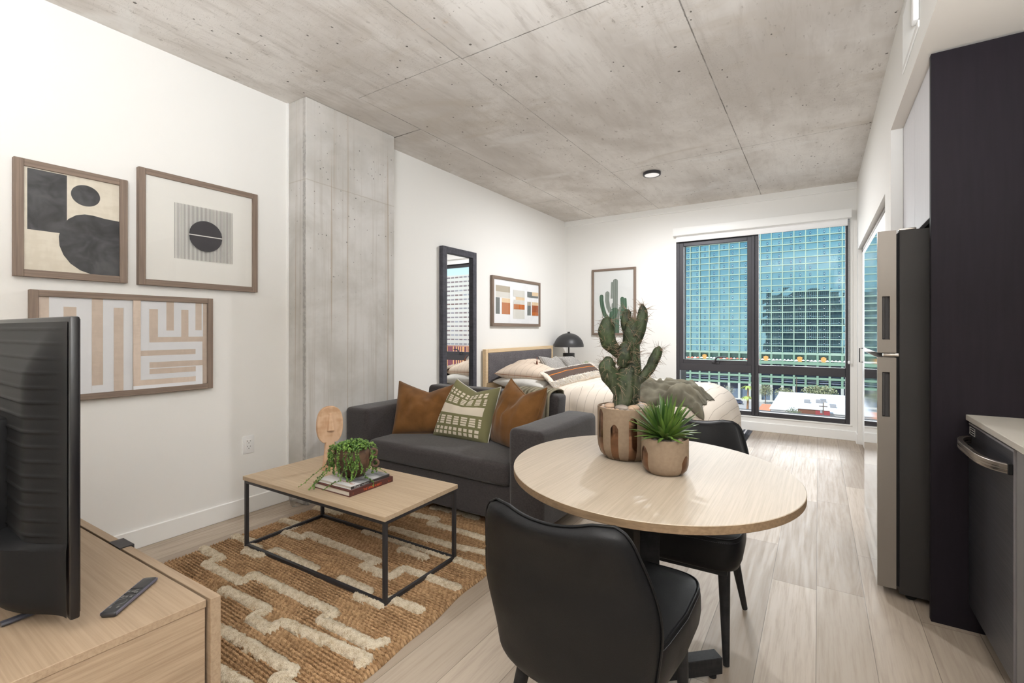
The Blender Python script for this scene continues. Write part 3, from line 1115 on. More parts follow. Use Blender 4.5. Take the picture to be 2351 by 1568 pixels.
# ------------------------------------------------------------------ coffee table
ct = thing('coffee_table', 'low rectangular coffee table with pale wood top and thin black frame', 'table', (-2.10, 1.62, 0))
cor = [(-2.640, 1.358), (-1.550, 1.390), (-1.565, 1.893), (-2.653, 1.865)]
def ctp(u, v, z):
    x = (cor[0][0] * (1 - u) + cor[1][0] * u) * (1 - v) + (cor[3][0] * (1 - u) + cor[2][0] * u) * v
    y = (cor[0][1] * (1 - u) + cor[1][1] * u) * (1 - v) + (cor[3][1] * (1 - u) + cor[2][1] * u) * v
    return x, y, z
def fourbox(mb, q, z0, z1):
    mb.add([(*a, z0) for a in q] + [(*a, z1) for a in q], [(3, 2, 1, 0), (4, 5, 6, 7), (0, 1, 5, 4), (1, 2, 6, 5), (2, 3, 7, 6), (3, 0, 4, 7)])
b = MB()
fourbox(b, cor, .380, .402)
b.build('tabletop', M['oak'], ct, smooth=0, mods=[('BEVEL', dict(width=.0015, segments=1))])
ins = [ctp(u, v, 0)[:2] for u, v in ((.013, .028), (.987, .028), (.987, .972), (.013, .972))]
bw = .0165
for x, y in ins:
    MB().sqtube((x, y, .018), (x, y, .380), bw).build('leg', M['blackmetal'], ct, smooth=0)
for z, nm in ((.3715, 'top_rail'), (.024, 'bottom_rail')):
    for i in range(4):
        a, c2 = ins[i], ins[(i + 1) % 4]
        MB().sqtube((*a, z), (*c2, z), bw - .001).build(nm, M['blackmetal'], ct, smooth=0)

# books
bx_ = thing('book', 'thick maroon book lying on the coffee table under the white book', 'book', (-2.0, 1.6, .402))
mar = fabric_mat('maroon_cloth', rgb(98, 63, 57), rgb(84, 52, 47), 500, .8, .2)
pag = plain('page_edges', 214, 206, 194, .9)
a_ = [(-1.876, 1.463), (-1.882, 1.742), (-2.156, 1.735), (-2.152, 1.457)]
def bookbox(q, z0, z1, ck, root, cmat, smat, inset=.005):
    mb = MB()
    fourbox(mb, q, z0, z0 + ck)
    fourbox(mb, q, z1 - ck, z1)
    mb.build('cover', cmat, root, smooth=0)
    mb = MB()
    c0_, c1_ = q[0], q[1]
    d = Vector((q[3][0] - q[0][0], q[3][1] - q[0][1])).normalized() * ck
    fourbox(mb, [c0_, c1_, (c1_[0] + d.x, c1_[1] + d.y), (c0_[0] + d.x, c0_[1] + d.y)], z0 + .0003, z1 - .0003)
    mb.build('spine', smat, root, smooth=0)
    cx, cy = sum(t[0] for t in q) / 4, sum(t[1] for t in q) / 4
    qq = [(cx + (x - cx) * .965, cy + (y - cy) * .965) for x, y in q]
    mb = MB()
    fourbox(mb, qq, z0 + ck, z1 - ck)
    mb.build('pages', pag, root, smooth=0)
bookbox(a_, .402, .4295, .003, bx_, mar, mar)
org = plain('orange_lettering', 226, 92, 40, .6)
s0_, s1_ = Vector((*a_[0], 0)), Vector((*a_[1], 0))
sd = (s1_ - s0_).normalized()
sn = Vector((sd.y, -sd.x, 0))
def spine_fn(start, base):
    return lambda a, c2, d: tuple(s0_ + sd * (start + a) + sn * (.0004 + d) + Vector((0, 0, base + c2)))
text_mesh('THE LIVING FOREST', .0165, spine_fn(.082, .4090), bx_, 'spine_title', org, squeeze=.80)
text_mesh('II', .014, spine_fn(.018, .4095), bx_, 'spine_mark', plain('maroon_lettering', 150, 70, 52, .7))
text_mesh('& —', .012, spine_fn(.247, .4095), bx_, 'spine_mark', org, squeeze=.8)
bk = thing('book', 'thin white and grey photo book lying on top of the maroon book', 'book', (-2.0, 1.6, .4295))
m = Mat('photo_cover', rgb(220, 219, 220), .35, spec=.5)
p = m.pos()
nn = m.noise(m.vec(p[0] * 5, p[1] * 12, 0), 1.5, 4, .6, .5)
ph = (p[1] > 1.538)
m.set('Base Color', m.mix(ph * 1.0, rgb(222, 221, 222), m.mix(nn.ss(.35, .65), rgb(96, 97, 100), rgb(196, 196, 198))))
q_ = [(-1.889, 1.482), (-1.893, 1.728), (-2.140, 1.722), (-2.136, 1.474)]
bookbox(q_, .4295, .4445, .002, bk, m.mat, plain('black_spine', 52, 48, 48, .5))
s0_, s1_ = Vector((*q_[0], 0)), Vector((*q_[1], 0))
sd = (s1_ - s0_).normalized()
sn = Vector((sd.y, -sd.x, 0))
wl = plain('white_lettering', 226, 226, 226, .7)
text_mesh('Phoenix', .0125, spine_fn(.018, .4332), bk, 'spine_title', wl, squeeze=.85)
text_mesh('twentieth century', .0085, spine_fn(.064, .4345), bk, 'spine_title', wl, squeeze=.7)
text_mesh('Phoenix', .036, lambda a, c2, d: (-1.908 - a * .95, 1.523 - c2 * .72, .4445 + d), bk, 'cover_title', plain('red_brown_lettering', 176, 92, 60, .6))

# ------------------------------------------------------------------ string of pearls in its ringed pot
pt = thing('potted_plant', 'trailing string of pearls plant in a brown ringed pot on the coffee table books', 'plant', (-2.03, 1.605, .4445))
pc = (-2.03, 1.605, .4445)
pm_ = fabric_mat('brown_glazed_clay', rgb(106, 82, 66), rgb(74, 56, 45), 40, .5, .1, 0, 1.2)
MB().lathe([(.0, .0), (.048, .0), (.056, .004), (.078, .035), (.088, .075), (.086, .115), (.074, .142), (.068, .146), (.064, .140), (.07, .12), (.0, .115)], pc, 40).build('pot', pm_, pt, smooth=60)
ringm = fabric_mat('dark_clay_ring', rgb(110, 86, 74), rgb(84, 64, 55), 40, .55, .1)
# rings sit left and right as seen from the sofa's front
for sgn in (-1, 1):
    for z, r0 in ((.122, .108), (.066, .116)):
        d = Vector((.84, .54, 0)) * sgn
        c_ = Vector(pc) + d * r0 + Vector((0, 0, z))
        pts = [c_ + d * (.017 * math.cos(2 * PI * k / 20)) + Vector((0, 0, .017 * math.sin(2 * PI * k / 20))) for k in range(21)]
        MB().tube(pts, .0065, 8, caps=False, up=(.54, -.84, 0)).build('ring_handle', ringm, pt, smooth=180)
MB().lathe([(.069, .128), (.04, .135), (.0, .137)], pc, 24).build('soil', plain('dark_soil', 48, 38, 30, .95), pt, smooth=180)
m = Mat('pearl_green', rgb(104, 146, 58), .35, spec=.4)
p = m.obj()
nn = m.noise(m.vec(p[0], p[1], p[2]), 55, 2)
m.set('Base Color', m.mix(nn.ss(.3, .7), rgb(40, 76, 26), rgb(116, 148, 64)))
m.b.inputs['Subsurface Weight'].default_value = .0
pearl = MB()
stem = MB()
rr = random.Random(3)
for k in range(330):
    a = rr.uniform(0, 2 * PI)
    r_ = .085 * math.sqrt(rr.random())
    h = .150 + .030 * (1 - (r_ / .09) ** 2) + rr.uniform(-.012, .008)
    pearl.ico((pc[0] + r_ * math.cos(a), pc[1] + r_ * math.sin(a), pc[2] + h), rr.uniform(.0048, .0068), 1)
for k in range(52):
    a = rr.uniform(0, 2 * PI)
    # a few gaps where the pot shows
    fr = abs(((a - math.atan2(-.84, .3) + PI) % (2 * PI)) - PI)
    if fr < .22 and rr.random() < .6:
        continue
    ln = rr.uniform(.05, .15) if k % 4 else rr.uniform(.10, .165)
    x, y = pc[0] + .072 * math.cos(a), pc[1] + .072 * math.sin(a)
    z = pc[2] + .15
    pts = []
    n = int(ln / .0062)
    for i in range(n):
        t_ = i / max(1, n - 1)
        rad = .072 + .036 * min(1, t_ * 5) + .012 * math.sin(t_ * 3 + k)
        zz = z + .014 * math.sin(min(1, t_ * 4) * PI) - ln * max(0, t_ - .08)
        aa = a + .12 * math.sin(t_ * 4 + k)
        pts.append((pc[0] + rad * math.cos(aa), pc[1] + rad * math.sin(aa), max(zz, pc[2] + .006)))
        pearl.ico((pts[-1][0] + rr.uniform(-.004, .004), pts[-1][1] + rr.uniform(-.004, .004), pts[-1][2]), rr.uniform(.0036, .0062), 1)
    if len(pts) > 2:
        stem.tube(pts, .0011, 4, caps=False)
# long runners reaching down over the books to the table
def runner(pts, sp, r):
    P_ = []
    for (a, c2) in zip(pts[:-1], pts[1:]):
        k = max(2, int((Vector(c2) - Vector(a)).length / .006))
        for i in range(k):
            P_.append(tuple(Vector(a).lerp(Vector(c2), i / k)))
    P_.append(pts[-1])
    stem.tube(P_, .0013, 4, caps=False)
    for i, q in enumerate(P_):
        if i % sp == 0:
            pearl.ico((q[0] + rr.uniform(-.005, .005), q[1] + rr.uniform(-.005, .005), q[2] + rr.uniform(0, .004)), rr.uniform(r * .7, r), 1)
z0 = .4445
runner([(-2.12, 1.56, z0 + .10), (-2.14, 1.51, z0 + .05), (-2.165, 1.46, z0 + .012), (-2.185, 1.43, .425), (-2.19, 1.405, .412)], 2, .0045)
runner([(-2.11, 1.55, z0 + .08), (-2.12, 1.50, z0 + .03), (-2.125, 1.455, .443), (-2.12, 1.435, .42), (-2.115, 1.405, .41)], 1, .005)
runner([(-2.10, 1.53, z0 + .06), (-2.105, 1.475, .452), (-2.115, 1.44, .43), (-2.09, 1.42, .412)], 1, .005)
runner([(-2.0, 1.52, z0 + .05), (-1.99, 1.50, .452), (-2.0, 1.47, .448), (-2.02, 1.445, .43), (-2.035, 1.43, .415)], 1, .004)
runner([(-1.955, 1.60, z0 + .05), (-1.925, 1.60, .452), (-1.893, 1.60, .449), (-1.866, 1.60, .437), (-1.868, 1.598, .420)], 1, .0045)
runner([(-2.02, 1.70, z0 + .06), (-1.99, 1.74, .455), (-1.95, 1.765, .43)], 2, .004)
o = pearl.build('foliage', m.mat, pt, smooth=180, fix=False)
o['kind'] = 'stuff'
stem.build('trailing_stems', plain('stem_green', 88, 112, 52, .6), pt, smooth=180, fix=False)

# ------------------------------------------------------------------ carved wooden face
fc = thing('carved_face', 'carved pale wooden face with long nose on a tapered stem on the coffee table', 'sculpture', (-2.36, 1.70, .402))
fo = Vector((-2.362, 1.705, .402))
fd = Vector((.94, -.342, 0))           # where it looks
fs = Vector((.342, .94, 0))            # to its side
def face_pt(a, z, d):
    return tuple(fo + fs * a + fd * d + Vector((0, 0, z)))
prof = []
n = 40
cx, cz, rx, rz = 0, .252, .0720, .108
for k in range(n + 1):
    q = R(-62 + (304) * k / n)
    e = .82
    ca, sa = math.cos(q), math.sin(q)
    prof.append((cx + rx * math.copysign(abs(ca) ** e, ca), cz + rz * math.copysign(abs(sa) ** e, sa)))
stemL = [(-.024, .155), (-.028, .10), (-.040, .0)]
outline = prof + stemL + [(-x, z) for x, z in reversed(stemL)]
b = MB().prism(outline, face_pt, -.016, .016)
b.build('face_board', M['carved'], fc, smooth=40, mods=[('BEVEL', dict(width=.004, segments=2, limit_method='ANGLE', angle_limit=R(50)))])
b = MB()
b.add([face_pt(*q) for q in ((-.010, .322, .014), (.010, .322, .014), (.021, .222, .014), (-.021, .222, .014), (-.006, .318, .022), (.007, .318, .022), (.016, .224, .037), (-.015, .224, .037))],
      [(0, 1, 2, 3), (4, 7, 6, 5), (0, 4, 5, 1), (1, 5, 6, 2), (2, 6, 7, 3), (3, 7, 4, 0)])
b.build('nose', M['carved'], fc, smooth=0, mods=[('BEVEL', dict(width=.002, segments=2))])
MB().lathe([(.045, 0), (.047, .004), (.044, .010), (.0, .011)], tuple(fo), 28, sy=.7, rot=math.atan2(.94, .342)).build('foot', M['carved'], fc)

# ------------------------------------------------------------------ TV console
tv = thing('tv_console', 'long low oak veneer media console against the left wall', 'console', (-2.2, .4, 0))
TY0, TY1, TZ = -.06, .598, .500
cx1, cx0 = -1.334, -3.10
def cq(x0, y0, x1, y1):
    # the unit stands a hair out of square with the room
    s_ = .03
    f_ = lambda x, y: (x + (y - .6) * .03, y + (x - cx1) * s_)
    return [f_(x0, y0), f_(x1, y0), f_(x1, y1), f_(x0, y1)]
b = MB()
fourbox(b, cq(cx0, TY0, cx1, TY1 - .004), TZ - .020, TZ)
b.build('console_top', M['console'], tv, smooth=0, mods=[('BEVEL', dict(width=.001, segments=1))])
b = MB()
fourbox(b, cq(cx1 - .02, TY0, cx1 - .003, TY1 - .006), .10, TZ - .0205)
b.build('end_panel', M['oak_end'], tv, smooth=0)
b = MB()
fourbox(b, cq(cx0, TY0, cx0 + .02, TY1 - .006), .10, TZ - .0205)
b.build('end_panel', M['oak_end'], tv, smooth=0)
b = MB()
fourbox(b, cq(cx0 + .02, TY0, cx1 - .02, TY1 - .03), .10, .12)
fourbox(b, cq(cx0 + .02, TY0, cx1 - .02, TY0 + .012), .12, TZ - .021)
fourbox(b, cq(cx0 + .02, TY0 + .012, cx1 - .02, TY1 - .012), .121, .14)
b.build('carcass', M['oak_end'], tv, smooth=0)
xs = [cx0, cx0 + (cx1 - cx0) * .32, cx0 + (cx1 - cx0) * .69, cx1]
for i in range(3):
    b = MB()
    fourbox(b, cq(xs[i] + .0015, TY1 + .0015, xs[i + 1] - .0015 + (.012 if i == 2 else 0), TY1 + .026), .10, TZ + .001)
    d_ = b.build('door', M['console'], tv, smooth=0, mods=[('BEVEL', dict(width=.001, segments=1))])
    if i < 2:
        xm = xs[i + 1] - .028
        mb = MB()
        fourbox(mb, cq(xm - .042, TY1 - .004, xm + .042, TY1 + .034), TZ + .0015, TZ + .0045)
        fourbox(mb, cq(xm - .042, TY1 + .030, xm + .042, TY1 + .034), TZ - .012, TZ + .0015)
        mb.build('pull_tab', M['blackmetal'], d_, smooth=0)
for x in (cx0 + .08, cx1 - .1):
    for y in (TY0 + .06, TY1 - .06):
        MB().box(x - .02, y - .02, 0, x + .02, y + .02, .101).build('leg', M['blackmetal'], tv)

# ------------------------------------------------------------------ television seen from behind
te = thing('television', 'black flat television seen from its ribbed back, standing on the oak console', 'television', (-2.05, .36, TZ))
X0, X1, Z0, Z1 = -2.70, -1.432, .535, 1.232
yS = .362
b = MB().box(X0, yS - .010, Z0, X1, yS + .008, Z1, bev=.004)
b.build('bezel', M['tvedge'], te)
MB().box(X0 + .006, yS + .0075, Z0 + .012, X1 - .006, yS + .0095, Z1 - .006).build('screen', M['screen'], te, smooth=0)
def tvback(u, v):
    z = Z0 + .17 + (Z1 - .012 - Z0 - .17) * v
    x = X1 - .012 - (X1 - X0 - .024) * u
    e = min(u, 1 - u) * (X1 - X0)
    f_ = min(1 - v, .42) / .42
    bulge = .002 + .050 * smooth01(e / .13) * smooth01((1 - v) * 3.2 + .08)
    k = v * 15.0
    fr = k - math.floor(k)
    rib = .0038 * (math.exp(-((fr - .5) / .07) ** 2)) * smooth01((e - .02) / .05)
    return x, yS - .010 - bulge - rib, z
MB().grid(tvback, 90, 150).build('back_shell', M['tvplastic'], te, smooth=180)
def tvlow(u, v):
    # lower housing: rounded fat belly
    x = X1 - .012 - (X1 - X0 - .024) * u
    e = min(u, 1 - u) * (X1 - X0)
    a = v * PI
    dep = .004 + .088 * smooth01(e / .16)
    z = Z0 + .004 + .172 * v
    prof_ = max(0.0, math.sin(PI * min(1, v * 2.2 + .5) / 2)) if v < .4 else 1.0
    if v > .90:
        prof_ = 1.0 - (v - .90) / .10 * .5
    return x, yS - .010 - dep * prof_, z
MB().grid(tvlow, 80, 30).build('lower_housing', M['tvplastic'], te, smooth=50)
MB().box(-2.46, yS - .155, .70, -1.70, yS - .05, .98, bev=.012).build('electronics_box', M['tvplastic'], te)
for sx in (-1.615, -2.54):
    b = MB()
    b.tube([(sx, yS - .088, TZ + .007), (sx - .006, yS + .036, TZ + .007)], .010, 8, flat=.6)
    b.box(sx - .009, yS - .012, TZ + .004, sx + .009, yS + .012, Z0 + .02, bev=.003)
    b.build('stand_foot', plain('stand_grey', 62, 62, 70, .45), te)

# ------------------------------------------------------------------ remote control
rm = thing('remote_control', 'slim black remote control lying on the oak console', 'remote', (-1.50, .487, TZ))
ra, rb_ = Vector((-1.447, .424, 0)), Vector((-1.557, .552, 0))
rd = (rb_ - ra).normalized()
rs = Vector((rd.y, -rd.x, 0))          # toward the right-hand side
rl = (rb_ - ra).length
rmx = Matrix(((rd.x, rs.x, 0, ra.x), (rd.y, rs.y, 0, ra.y), (0, 0, 1, TZ), (0, 0, 0, 1)))
b = MB().box(0, -.0175, .0005, rl, .0175, .0145, bev=.0055, mat=rmx, seg=3)
b.build('remote_body', plain('remote_black', 40, 40, 42, .4), rm, smooth=60)
b = MB().box(.002, -.0183, .006, rl - .002, -.0172, .0125, bev=.0004, mat=rmx, seg=1).box(.002, .0172, .006, rl - .002, .0183, .0125, bev=.0004, mat=rmx, seg=1)
b.build('side_trim', plain('remote_steel_blue', 120, 122, 144, .3, .8), rm)
for i, (a_, c2, hx_, hy_) in enumerate(((.022, -.009, .004, .0025), (.022, .009, .004, .0025), (.068, -.009, .0042, .003), (.068, .0, .004, .003), (.068, .010, .004, .003),
                                        (.093, -.010, .0035, .003), (.093, .001, .003, .0045), (.099, .007, .003, .004), (.088, .010, .003, .004))):
    MB().box(a_ - hx_, c2 - hy_, .0142, a_ + hx_, c2 + hy_, .0158, bev=.0007, mat=rmx, seg=1).build('button', plain('button_grey', 96, 94, 92, .5), rm)
b = MB()
pts = [rmx @ Vector((.046 + .0125 * math.cos(2 * PI * k / 24), .0125 * math.sin(2 * PI * k / 24), .0146)) for k in range(25)]
b.tube(pts, .0012, 6, caps=False)
b.build('ring_pad', plain('pad_grey', 70, 70, 70, .5), rm)
for a_ in (.082, .108):
    MB().box(a_ - .0012, -.014, .0140, a_ + .0012, .0145, .0149, mat=rmx).build('groove', M['gap'], rm, smooth=0)
text_mesh('SAMSUNG', .0045, lambda a, c2, d: tuple(rmx @ Vector((rl - .010 - c2, -.0095 + a, .0146 + d))), rm, 'maker_mark', plain('pale_print', 150, 150, 150, .6), squeeze=.85)

# ------------------------------------------------------------------ sofa
so = thing('sofa', 'charcoal two seat sofa with square arms behind the coffee table', 'sofa', (-2.09, 2.65, 0))
def softbox(mb, x0, y0, z0, x1, y1, z1, r=.03, puff=.0, seg=6, taper_y=0.0):
    """upholstered block: finely cut, rounded and slightly puffed"""
    bm = bmesh.new()
    bmesh.ops.create_cube(bm, size=1)
    for q in bm.verts:
        q.co = Vector((x0 + (q.co.x + .5) * (x1 - x0), y0 + (q.co.y + .5) * (y1 - y0), z0 + (q.co.z + .5) * (z1 - z0)))
    bmesh.ops.bevel(bm, geom=bm.edges[:], offset=min(r, .48 * min(x1 - x0, y1 - y0, z1 - z0)), segments=5, profile=.5, affect='EDGES')
    bmesh.ops.subdivide_edges(bm, edges=[e_ for e_ in bm.edges if e_.calc_length() > .12], cuts=7, use_grid_fill=True)
    cx_, cy_, cz_ = (x0 + x1) / 2, (y0 + y1) / 2, (z0 + z1) / 2
    for q in bm.verts:
        u = (q.co.x - cx_) / (x1 - x0) * 2
        v = (q.co.y - cy_) / (y1 - y0) * 2
        w_ = (q.co.z - cz_) / (z1 - z0) * 2
        if puff:
            d = puff
            q.co.z += d * (1 - u ** 2) * (1 - v ** 2) * max(0, w_)
            q.co.y += -d * .5 * (1 - u ** 2) * (1 - w_ ** 2) * max(0, -v)
        q.co += Vector((nz(q.co.x * 6, q.co.y * 6, q.co.z * 6), nz(q.co.x * 6 + 9, q.co.y * 6, q.co.z * 6), nz(q.co.x * 6, q.co.y * 6 + 9, q.co.z * 6))) * .004
    bm.verts.index_update()
    mb.add([tuple(q.co) for q in bm.verts], [tuple(q.index for q in f_.verts) for f_ in bm.faces])
    bm.free()
    return mb
softbox(MB(), -2.69, 2.262, .085, -1.48, 2.98, .292, .012).build('sofa_base', M['sofa'], so, smooth=60)
softbox(MB(), -2.680, 2.238, .294, -1.487, 2.90, .428, .035, .014).build('seat_cushion', M['sofa'], so, smooth=180)
softbox(MB(), -2.925, 2.240, .085, -2.684, 3.0, .636, .032, .006).build('sofa_arm', M['sofa'], so, smooth=180)
softbox(MB(), -1.485, 2.240, .085, -1.262, 3.0, .640, .032, .006).build('sofa_arm', M['sofa'], so, smooth=180)
bk_ = MB()
softbox(bk_, -2.690, 2.80, .30, -1.492, 2.945, .752, .028, .0)
bk_.v = [(x, y + (z - .30) * .16, z) for x, y, z in bk_.v]
bk_.build('backrest', M['sofa'], so, smooth=180)
for x, y in ((-2.86, 2.30), (-1.33, 2.30), (-2.86, 2.93), (-1.33, 2.93)):
    MB().lathe([(.020, .0), (.026, .088)], (x, y, .0015 if y > 2.6 else .014), 14).build('foot', M['blackwood'], so)


# ------------------------------------------------------------------ cushions
def pillow(BL, BR, TR, TL, thick, chop=0.0, pinch=.045, n=40, wr=.006, seed=0, front=1.0, back=1.0, flip=False, sag=0.0):
    """closed pillow mesh between four corner points; uv runs over each face"""
    BL, BR, TR, TL = map(Vector, (BL, BR, TR, TL))
    nrm = (BR - BL).cross(TL - BL).normalized()
    if flip:
        nrm = -nrm
    upd = ((TL + TR) - (BL + BR)).normalized()
    cen = (BL + BR + TR + TL) / 4
    mb = MB()

    def P(u, v, side):
        q = (BL * (1 - u) + BR * u) * (1 - v) + (TL * (1 - u) + TR * u) * v
        a, c2 = 2 * u - 1, 2 * v - 1
        # edges bow inward so that the corners stand out like ears
        inw = pinch * ((1 - a * a) * c2 * c2 * c2 * c2 + 0) * (TL - BL).length * math.copysign(1, c2)
        q = q - upd * inw
        rd_ = (BR - BL).normalized()
        q = q - rd_ * (pinch * (1 - c2 * c2) * (a ** 4) * (BR - BL).length * math.copysign(1, a))
        ch = chop * (max(0.0, 1 - abs((u - .53) / .52)) ** .9) * smooth01((v - .30) / .70)
        q = q - upd * ch
        edge = max(0.0, (1 - a * a)) ** .42 * max(0.0, (1 - c2 * c2)) ** .42
        th = thick * edge
        th *= 1 - .45 * chop / .1 * math.exp(-((u - .52) / .13) ** 2) * smooth01((v - .35) / .65) if chop else 1
        w_ = wr * nz(u * 5 + seed, v * 5, seed * 1.7) + wr * .6 * nz(u * 13 + seed, v * 3, side)
        cre = wr * 1.8 * math.sin((u - .5) * 26 + 4 * nz(v * 3, seed)) * math.exp(-((v - .55) / .25) ** 2) * .35
        q = q + nrm * side * (th * (front if side > 0 else back) / 2 + (w_ + cre) * edge)
        if sag:
            q.z -= sag * edge * (1 - v)
        return q
    v = []
    uv = []
    f = []
    for side in (1, -1):
        o_ = len(v)
        for j in range(n + 1):
            for i in range(n + 1):
                # denser towards the border
                u_, v_ = .5 - .5 * math.cos(PI * i / n), .5 - .5 * math.cos(PI * j / n)
                v.append(tuple(P(u_, v_, side)))
                uv.append((u_, v_))
        for j in range(n):
            for i in range(n):
                a = o_ + j * (n + 1) + i
                q = (a, a + 1, a + n + 2, a + n + 1)
                f.append(q if side > 0 else tuple(reversed(q)))
    mb.add(v, f, 0, uv)
    rim = [P(.5 - .5 * math.cos(PI * i / n), 0, 1) for i in range(n)] + [P(1, .5 - .5 * math.cos(PI * i / n), 1) for i in range(n)] + \
          [P(.5 + .5 * math.cos(PI * i / n), 1, 1) for i in range(n)] + [P(0, .5 + .5 * math.cos(PI * i / n), 1) for i in range(n)]
    return mb, rim + [rim[0]], nrm


def cushion(name, label, cat, corners, thick, mats, chop=.06, group=None, piping=None, pr=.004, loc=None, flange=0.0, **kw):
    mb, rim, nrm = pillow(*corners, thick, chop, **kw)
    loc = loc or tuple((Vector(corners[0]) + Vector(corners[1])) / 2)
    t = thing(name, label, cat, loc, group)
    mb.build('cover', mats, t, smooth=180, fix=False)
    if piping is not None:
        MB().tube(rim, pr, 6, caps=False, flat=.8 if not flange else 1).build('piping', piping, t, smooth=180)
    return t, rim, nrm


cushion('throw_pillow', 'rust velvet throw pillow at the left end of the sofa', 'pillow',
        ((-2.655, 2.455, .428), (-2.215, 2.700, .440), (-2.330, 2.800, .800), (-2.745, 2.610, .800)), .225, M['rust'], .085,
        'rust pillows on the sofa', M['rust'], .0055, seed=1, wr=.013, pinch=.012)
# olive cushion with cream blocks
m = Mat('olive_block_print', rgb(116, 112, 82), .95, spec=.12)
u, v, _ = m.uv()
m.b.inputs['Sheen Weight'].default_value = .1
def blocks(v0, v1, cols, fillx, lines):
    """a band of cream rectangles, cut by thin olive lines"""
    fy = (v - v0) / (v1 - v0)
    inb = (fy > 0.0) * (fy < 1.0)
    fx = (u * cols + .12).fr()
    bl_ = (fx > (1 - fillx) / 2) * (fx < 1 - (1 - fillx) / 2) * inb
    ln_ = (fy * lines).fr()
    return bl_ * ((ln_ - .5).ab() < .36)
band = (v > .42) * (v < .585)
pat = band.mx(blocks(.225, .375, 7, .70, 4)).mx(blocks(.055, .195, 11, .66, 2)).mx(blocks(.625, .765, 7, .70, 4)).mx(blocks(.79, .895, 11, .62, 2))
pat = pat * (u > .05) * (u < .90)
n_ = m.noise(m.vec(u * 300, v * 300, 0), 1.0, 2)
m.set('Base Color', m.mix(pat, m.mix(n_, rgb(104, 101, 70), rgb(124, 121, 88)), m.mix(n_, rgb(206, 196, 178), rgb(222, 212, 196))))
m.bump(n_, .15, .002)
cushion('throw_pillow', 'olive green throw pillow with cream block pattern in the middle of the sofa', 'pillow',
        ((-2.365, 2.575, .428), (-1.870, 2.575, .428), (-1.905, 2.790, .800), (-2.240, 2.700, .838)), .215, m.mat, .07,
        None, M['grey_linen'], .004, seed=5, wr=.010, pinch=.012)
cushion('throw_pillow', 'rust velvet throw pillow leaning on the right arm of the sofa', 'pillow',
        ((-1.905, 2.665, .430), (-1.515, 2.485, .430), (-1.462, 2.665, .838), (-1.805, 2.765, .860)), .225, M['rust'], .085,
        'rust pillows on the sofa', M['rust'], .0055, seed=9, wr=.013, pinch=.012)

# throw over the backrest
m = Mat('olive_throw', rgb(122, 116, 98), .95, spec=.1)
p = m.obj()
fold = (p[0] * 190).sin() * .5 + .5
n_ = m.noise(m.vec(p[0] * 60, p[1] * 20, p[2] * 20), 1.0, 3)
m.set('Base Color', m.mix((fold * .5 + n_ * .6).ss(.3, .8), rgb(104, 98, 82), rgb(146, 139, 120)))
m.bump(n_, .3, .003)
def throwf(u_, v_):
    x = -1.83 + .29 * u_
    s_ = -.16 + v_ * .62
    fz = .010 * math.sin(u_ * 34) + .006 * nz(u_ * 9, v_ * 4)
    top, yf_, yb_ = .768, 2.864, 3.032
    if s_ < 0:
        y, z = yf_ - .018 + s_ * .10, top - .02 + s_
        return x, y - abs(fz) - .002, z
    if s_ < .17:
        t_ = s_ / .17
        y = yf_ - .018 + (yb_ - yf_ + .036) * t_
        z = top - .02 + .022 * math.sin(PI * t_) ** .5 + abs(fz)
        return x, y, z
    return x + .015 * nz(v_ * 5, 2), yb_ + .018 + abs(fz) + (s_ - .17) * .06, top - .02 - (s_ - .17)
b = MB().grid(throwf, 70, 60)
o = b.build('throw_blanket', m.mat, loc=(-1.68, 2.95, .75), smooth=180, mods=[('SOLIDIFY', dict(thickness=.008, offset=1))])
tag(o, 'ribbed olive throw blanket draped over the right end of the sofa back', 'blanket')

# ------------------------------------------------------------------ bed
bd = thing('bed', 'double bed with grey padded headboard in an ash frame and striped pale bedding', 'bed', (-2.0, 5.03, 0))
HX = -3.085
b = MB()
b.box(XL + .012, 4.215, .30, HX, 4.262, .986, bev=.004, seg=1)
b.box(XL + .012, 5.745, .30, HX, 5.792, .986, bev=.004, seg=1)
b.box(XL + .012, 4.262, .945, HX - .0005, 5.745, .986, bev=.003, seg=1)
b.box(XL + .012, 4.262, .50, HX - .0005, 5.745, .612, bev=.003, seg=1)
b.box(XL + .012, 4.215, 0, HX, 4.262, .30).box(XL + .012, 5.745, 0, HX, 5.792, .30)
b.build('headboard_frame', M['headwood'], bd)
softbox(MB(), XL + .02, 4.264, .612, HX + .006, 5.743, .945, .014).build('headboard_pad', M['headfab'], bd, smooth=60)
MB().box(HX, 4.23, .17, -.98, 5.78, .30, bev=.008).build('bed_frame', M['headwood'], bd)
for x in (-2.9, -1.05):
    for y in (4.33, 5.68):
        MB().box(x - .03, y - .03, .012, x + .03, y + .03, .172).build('leg', M['headwood'], bd)
softbox(MB(), HX + .008, 4.262, .302, -1.0, 5.755, .530, .05).build('mattress', M['grey_linen'], bd, smooth=180)
m = Mat('striped_duvet', rgb(226, 214, 200), .95, spec=.1)
p = m.pos()
uu_, vv_, _ = m.uv()
st = (uu_ * (2.12 / .088) + .10 * ((p[1] * 3).sin())).fr()
ln = ((st - .5).ab() < .022)
n_ = m.noise(m.vec(p[0] * 300, p[1] * 300, p[2] * 300), 1.0, 2)
m.set('Base Color', m.mix(ln * .6, m.mix(n_, rgb(214, 202, 188), rgb(224, 214, 202)), rgb(128, 112, 98)))
m.bump(n_, .1, .002)
DT = .588
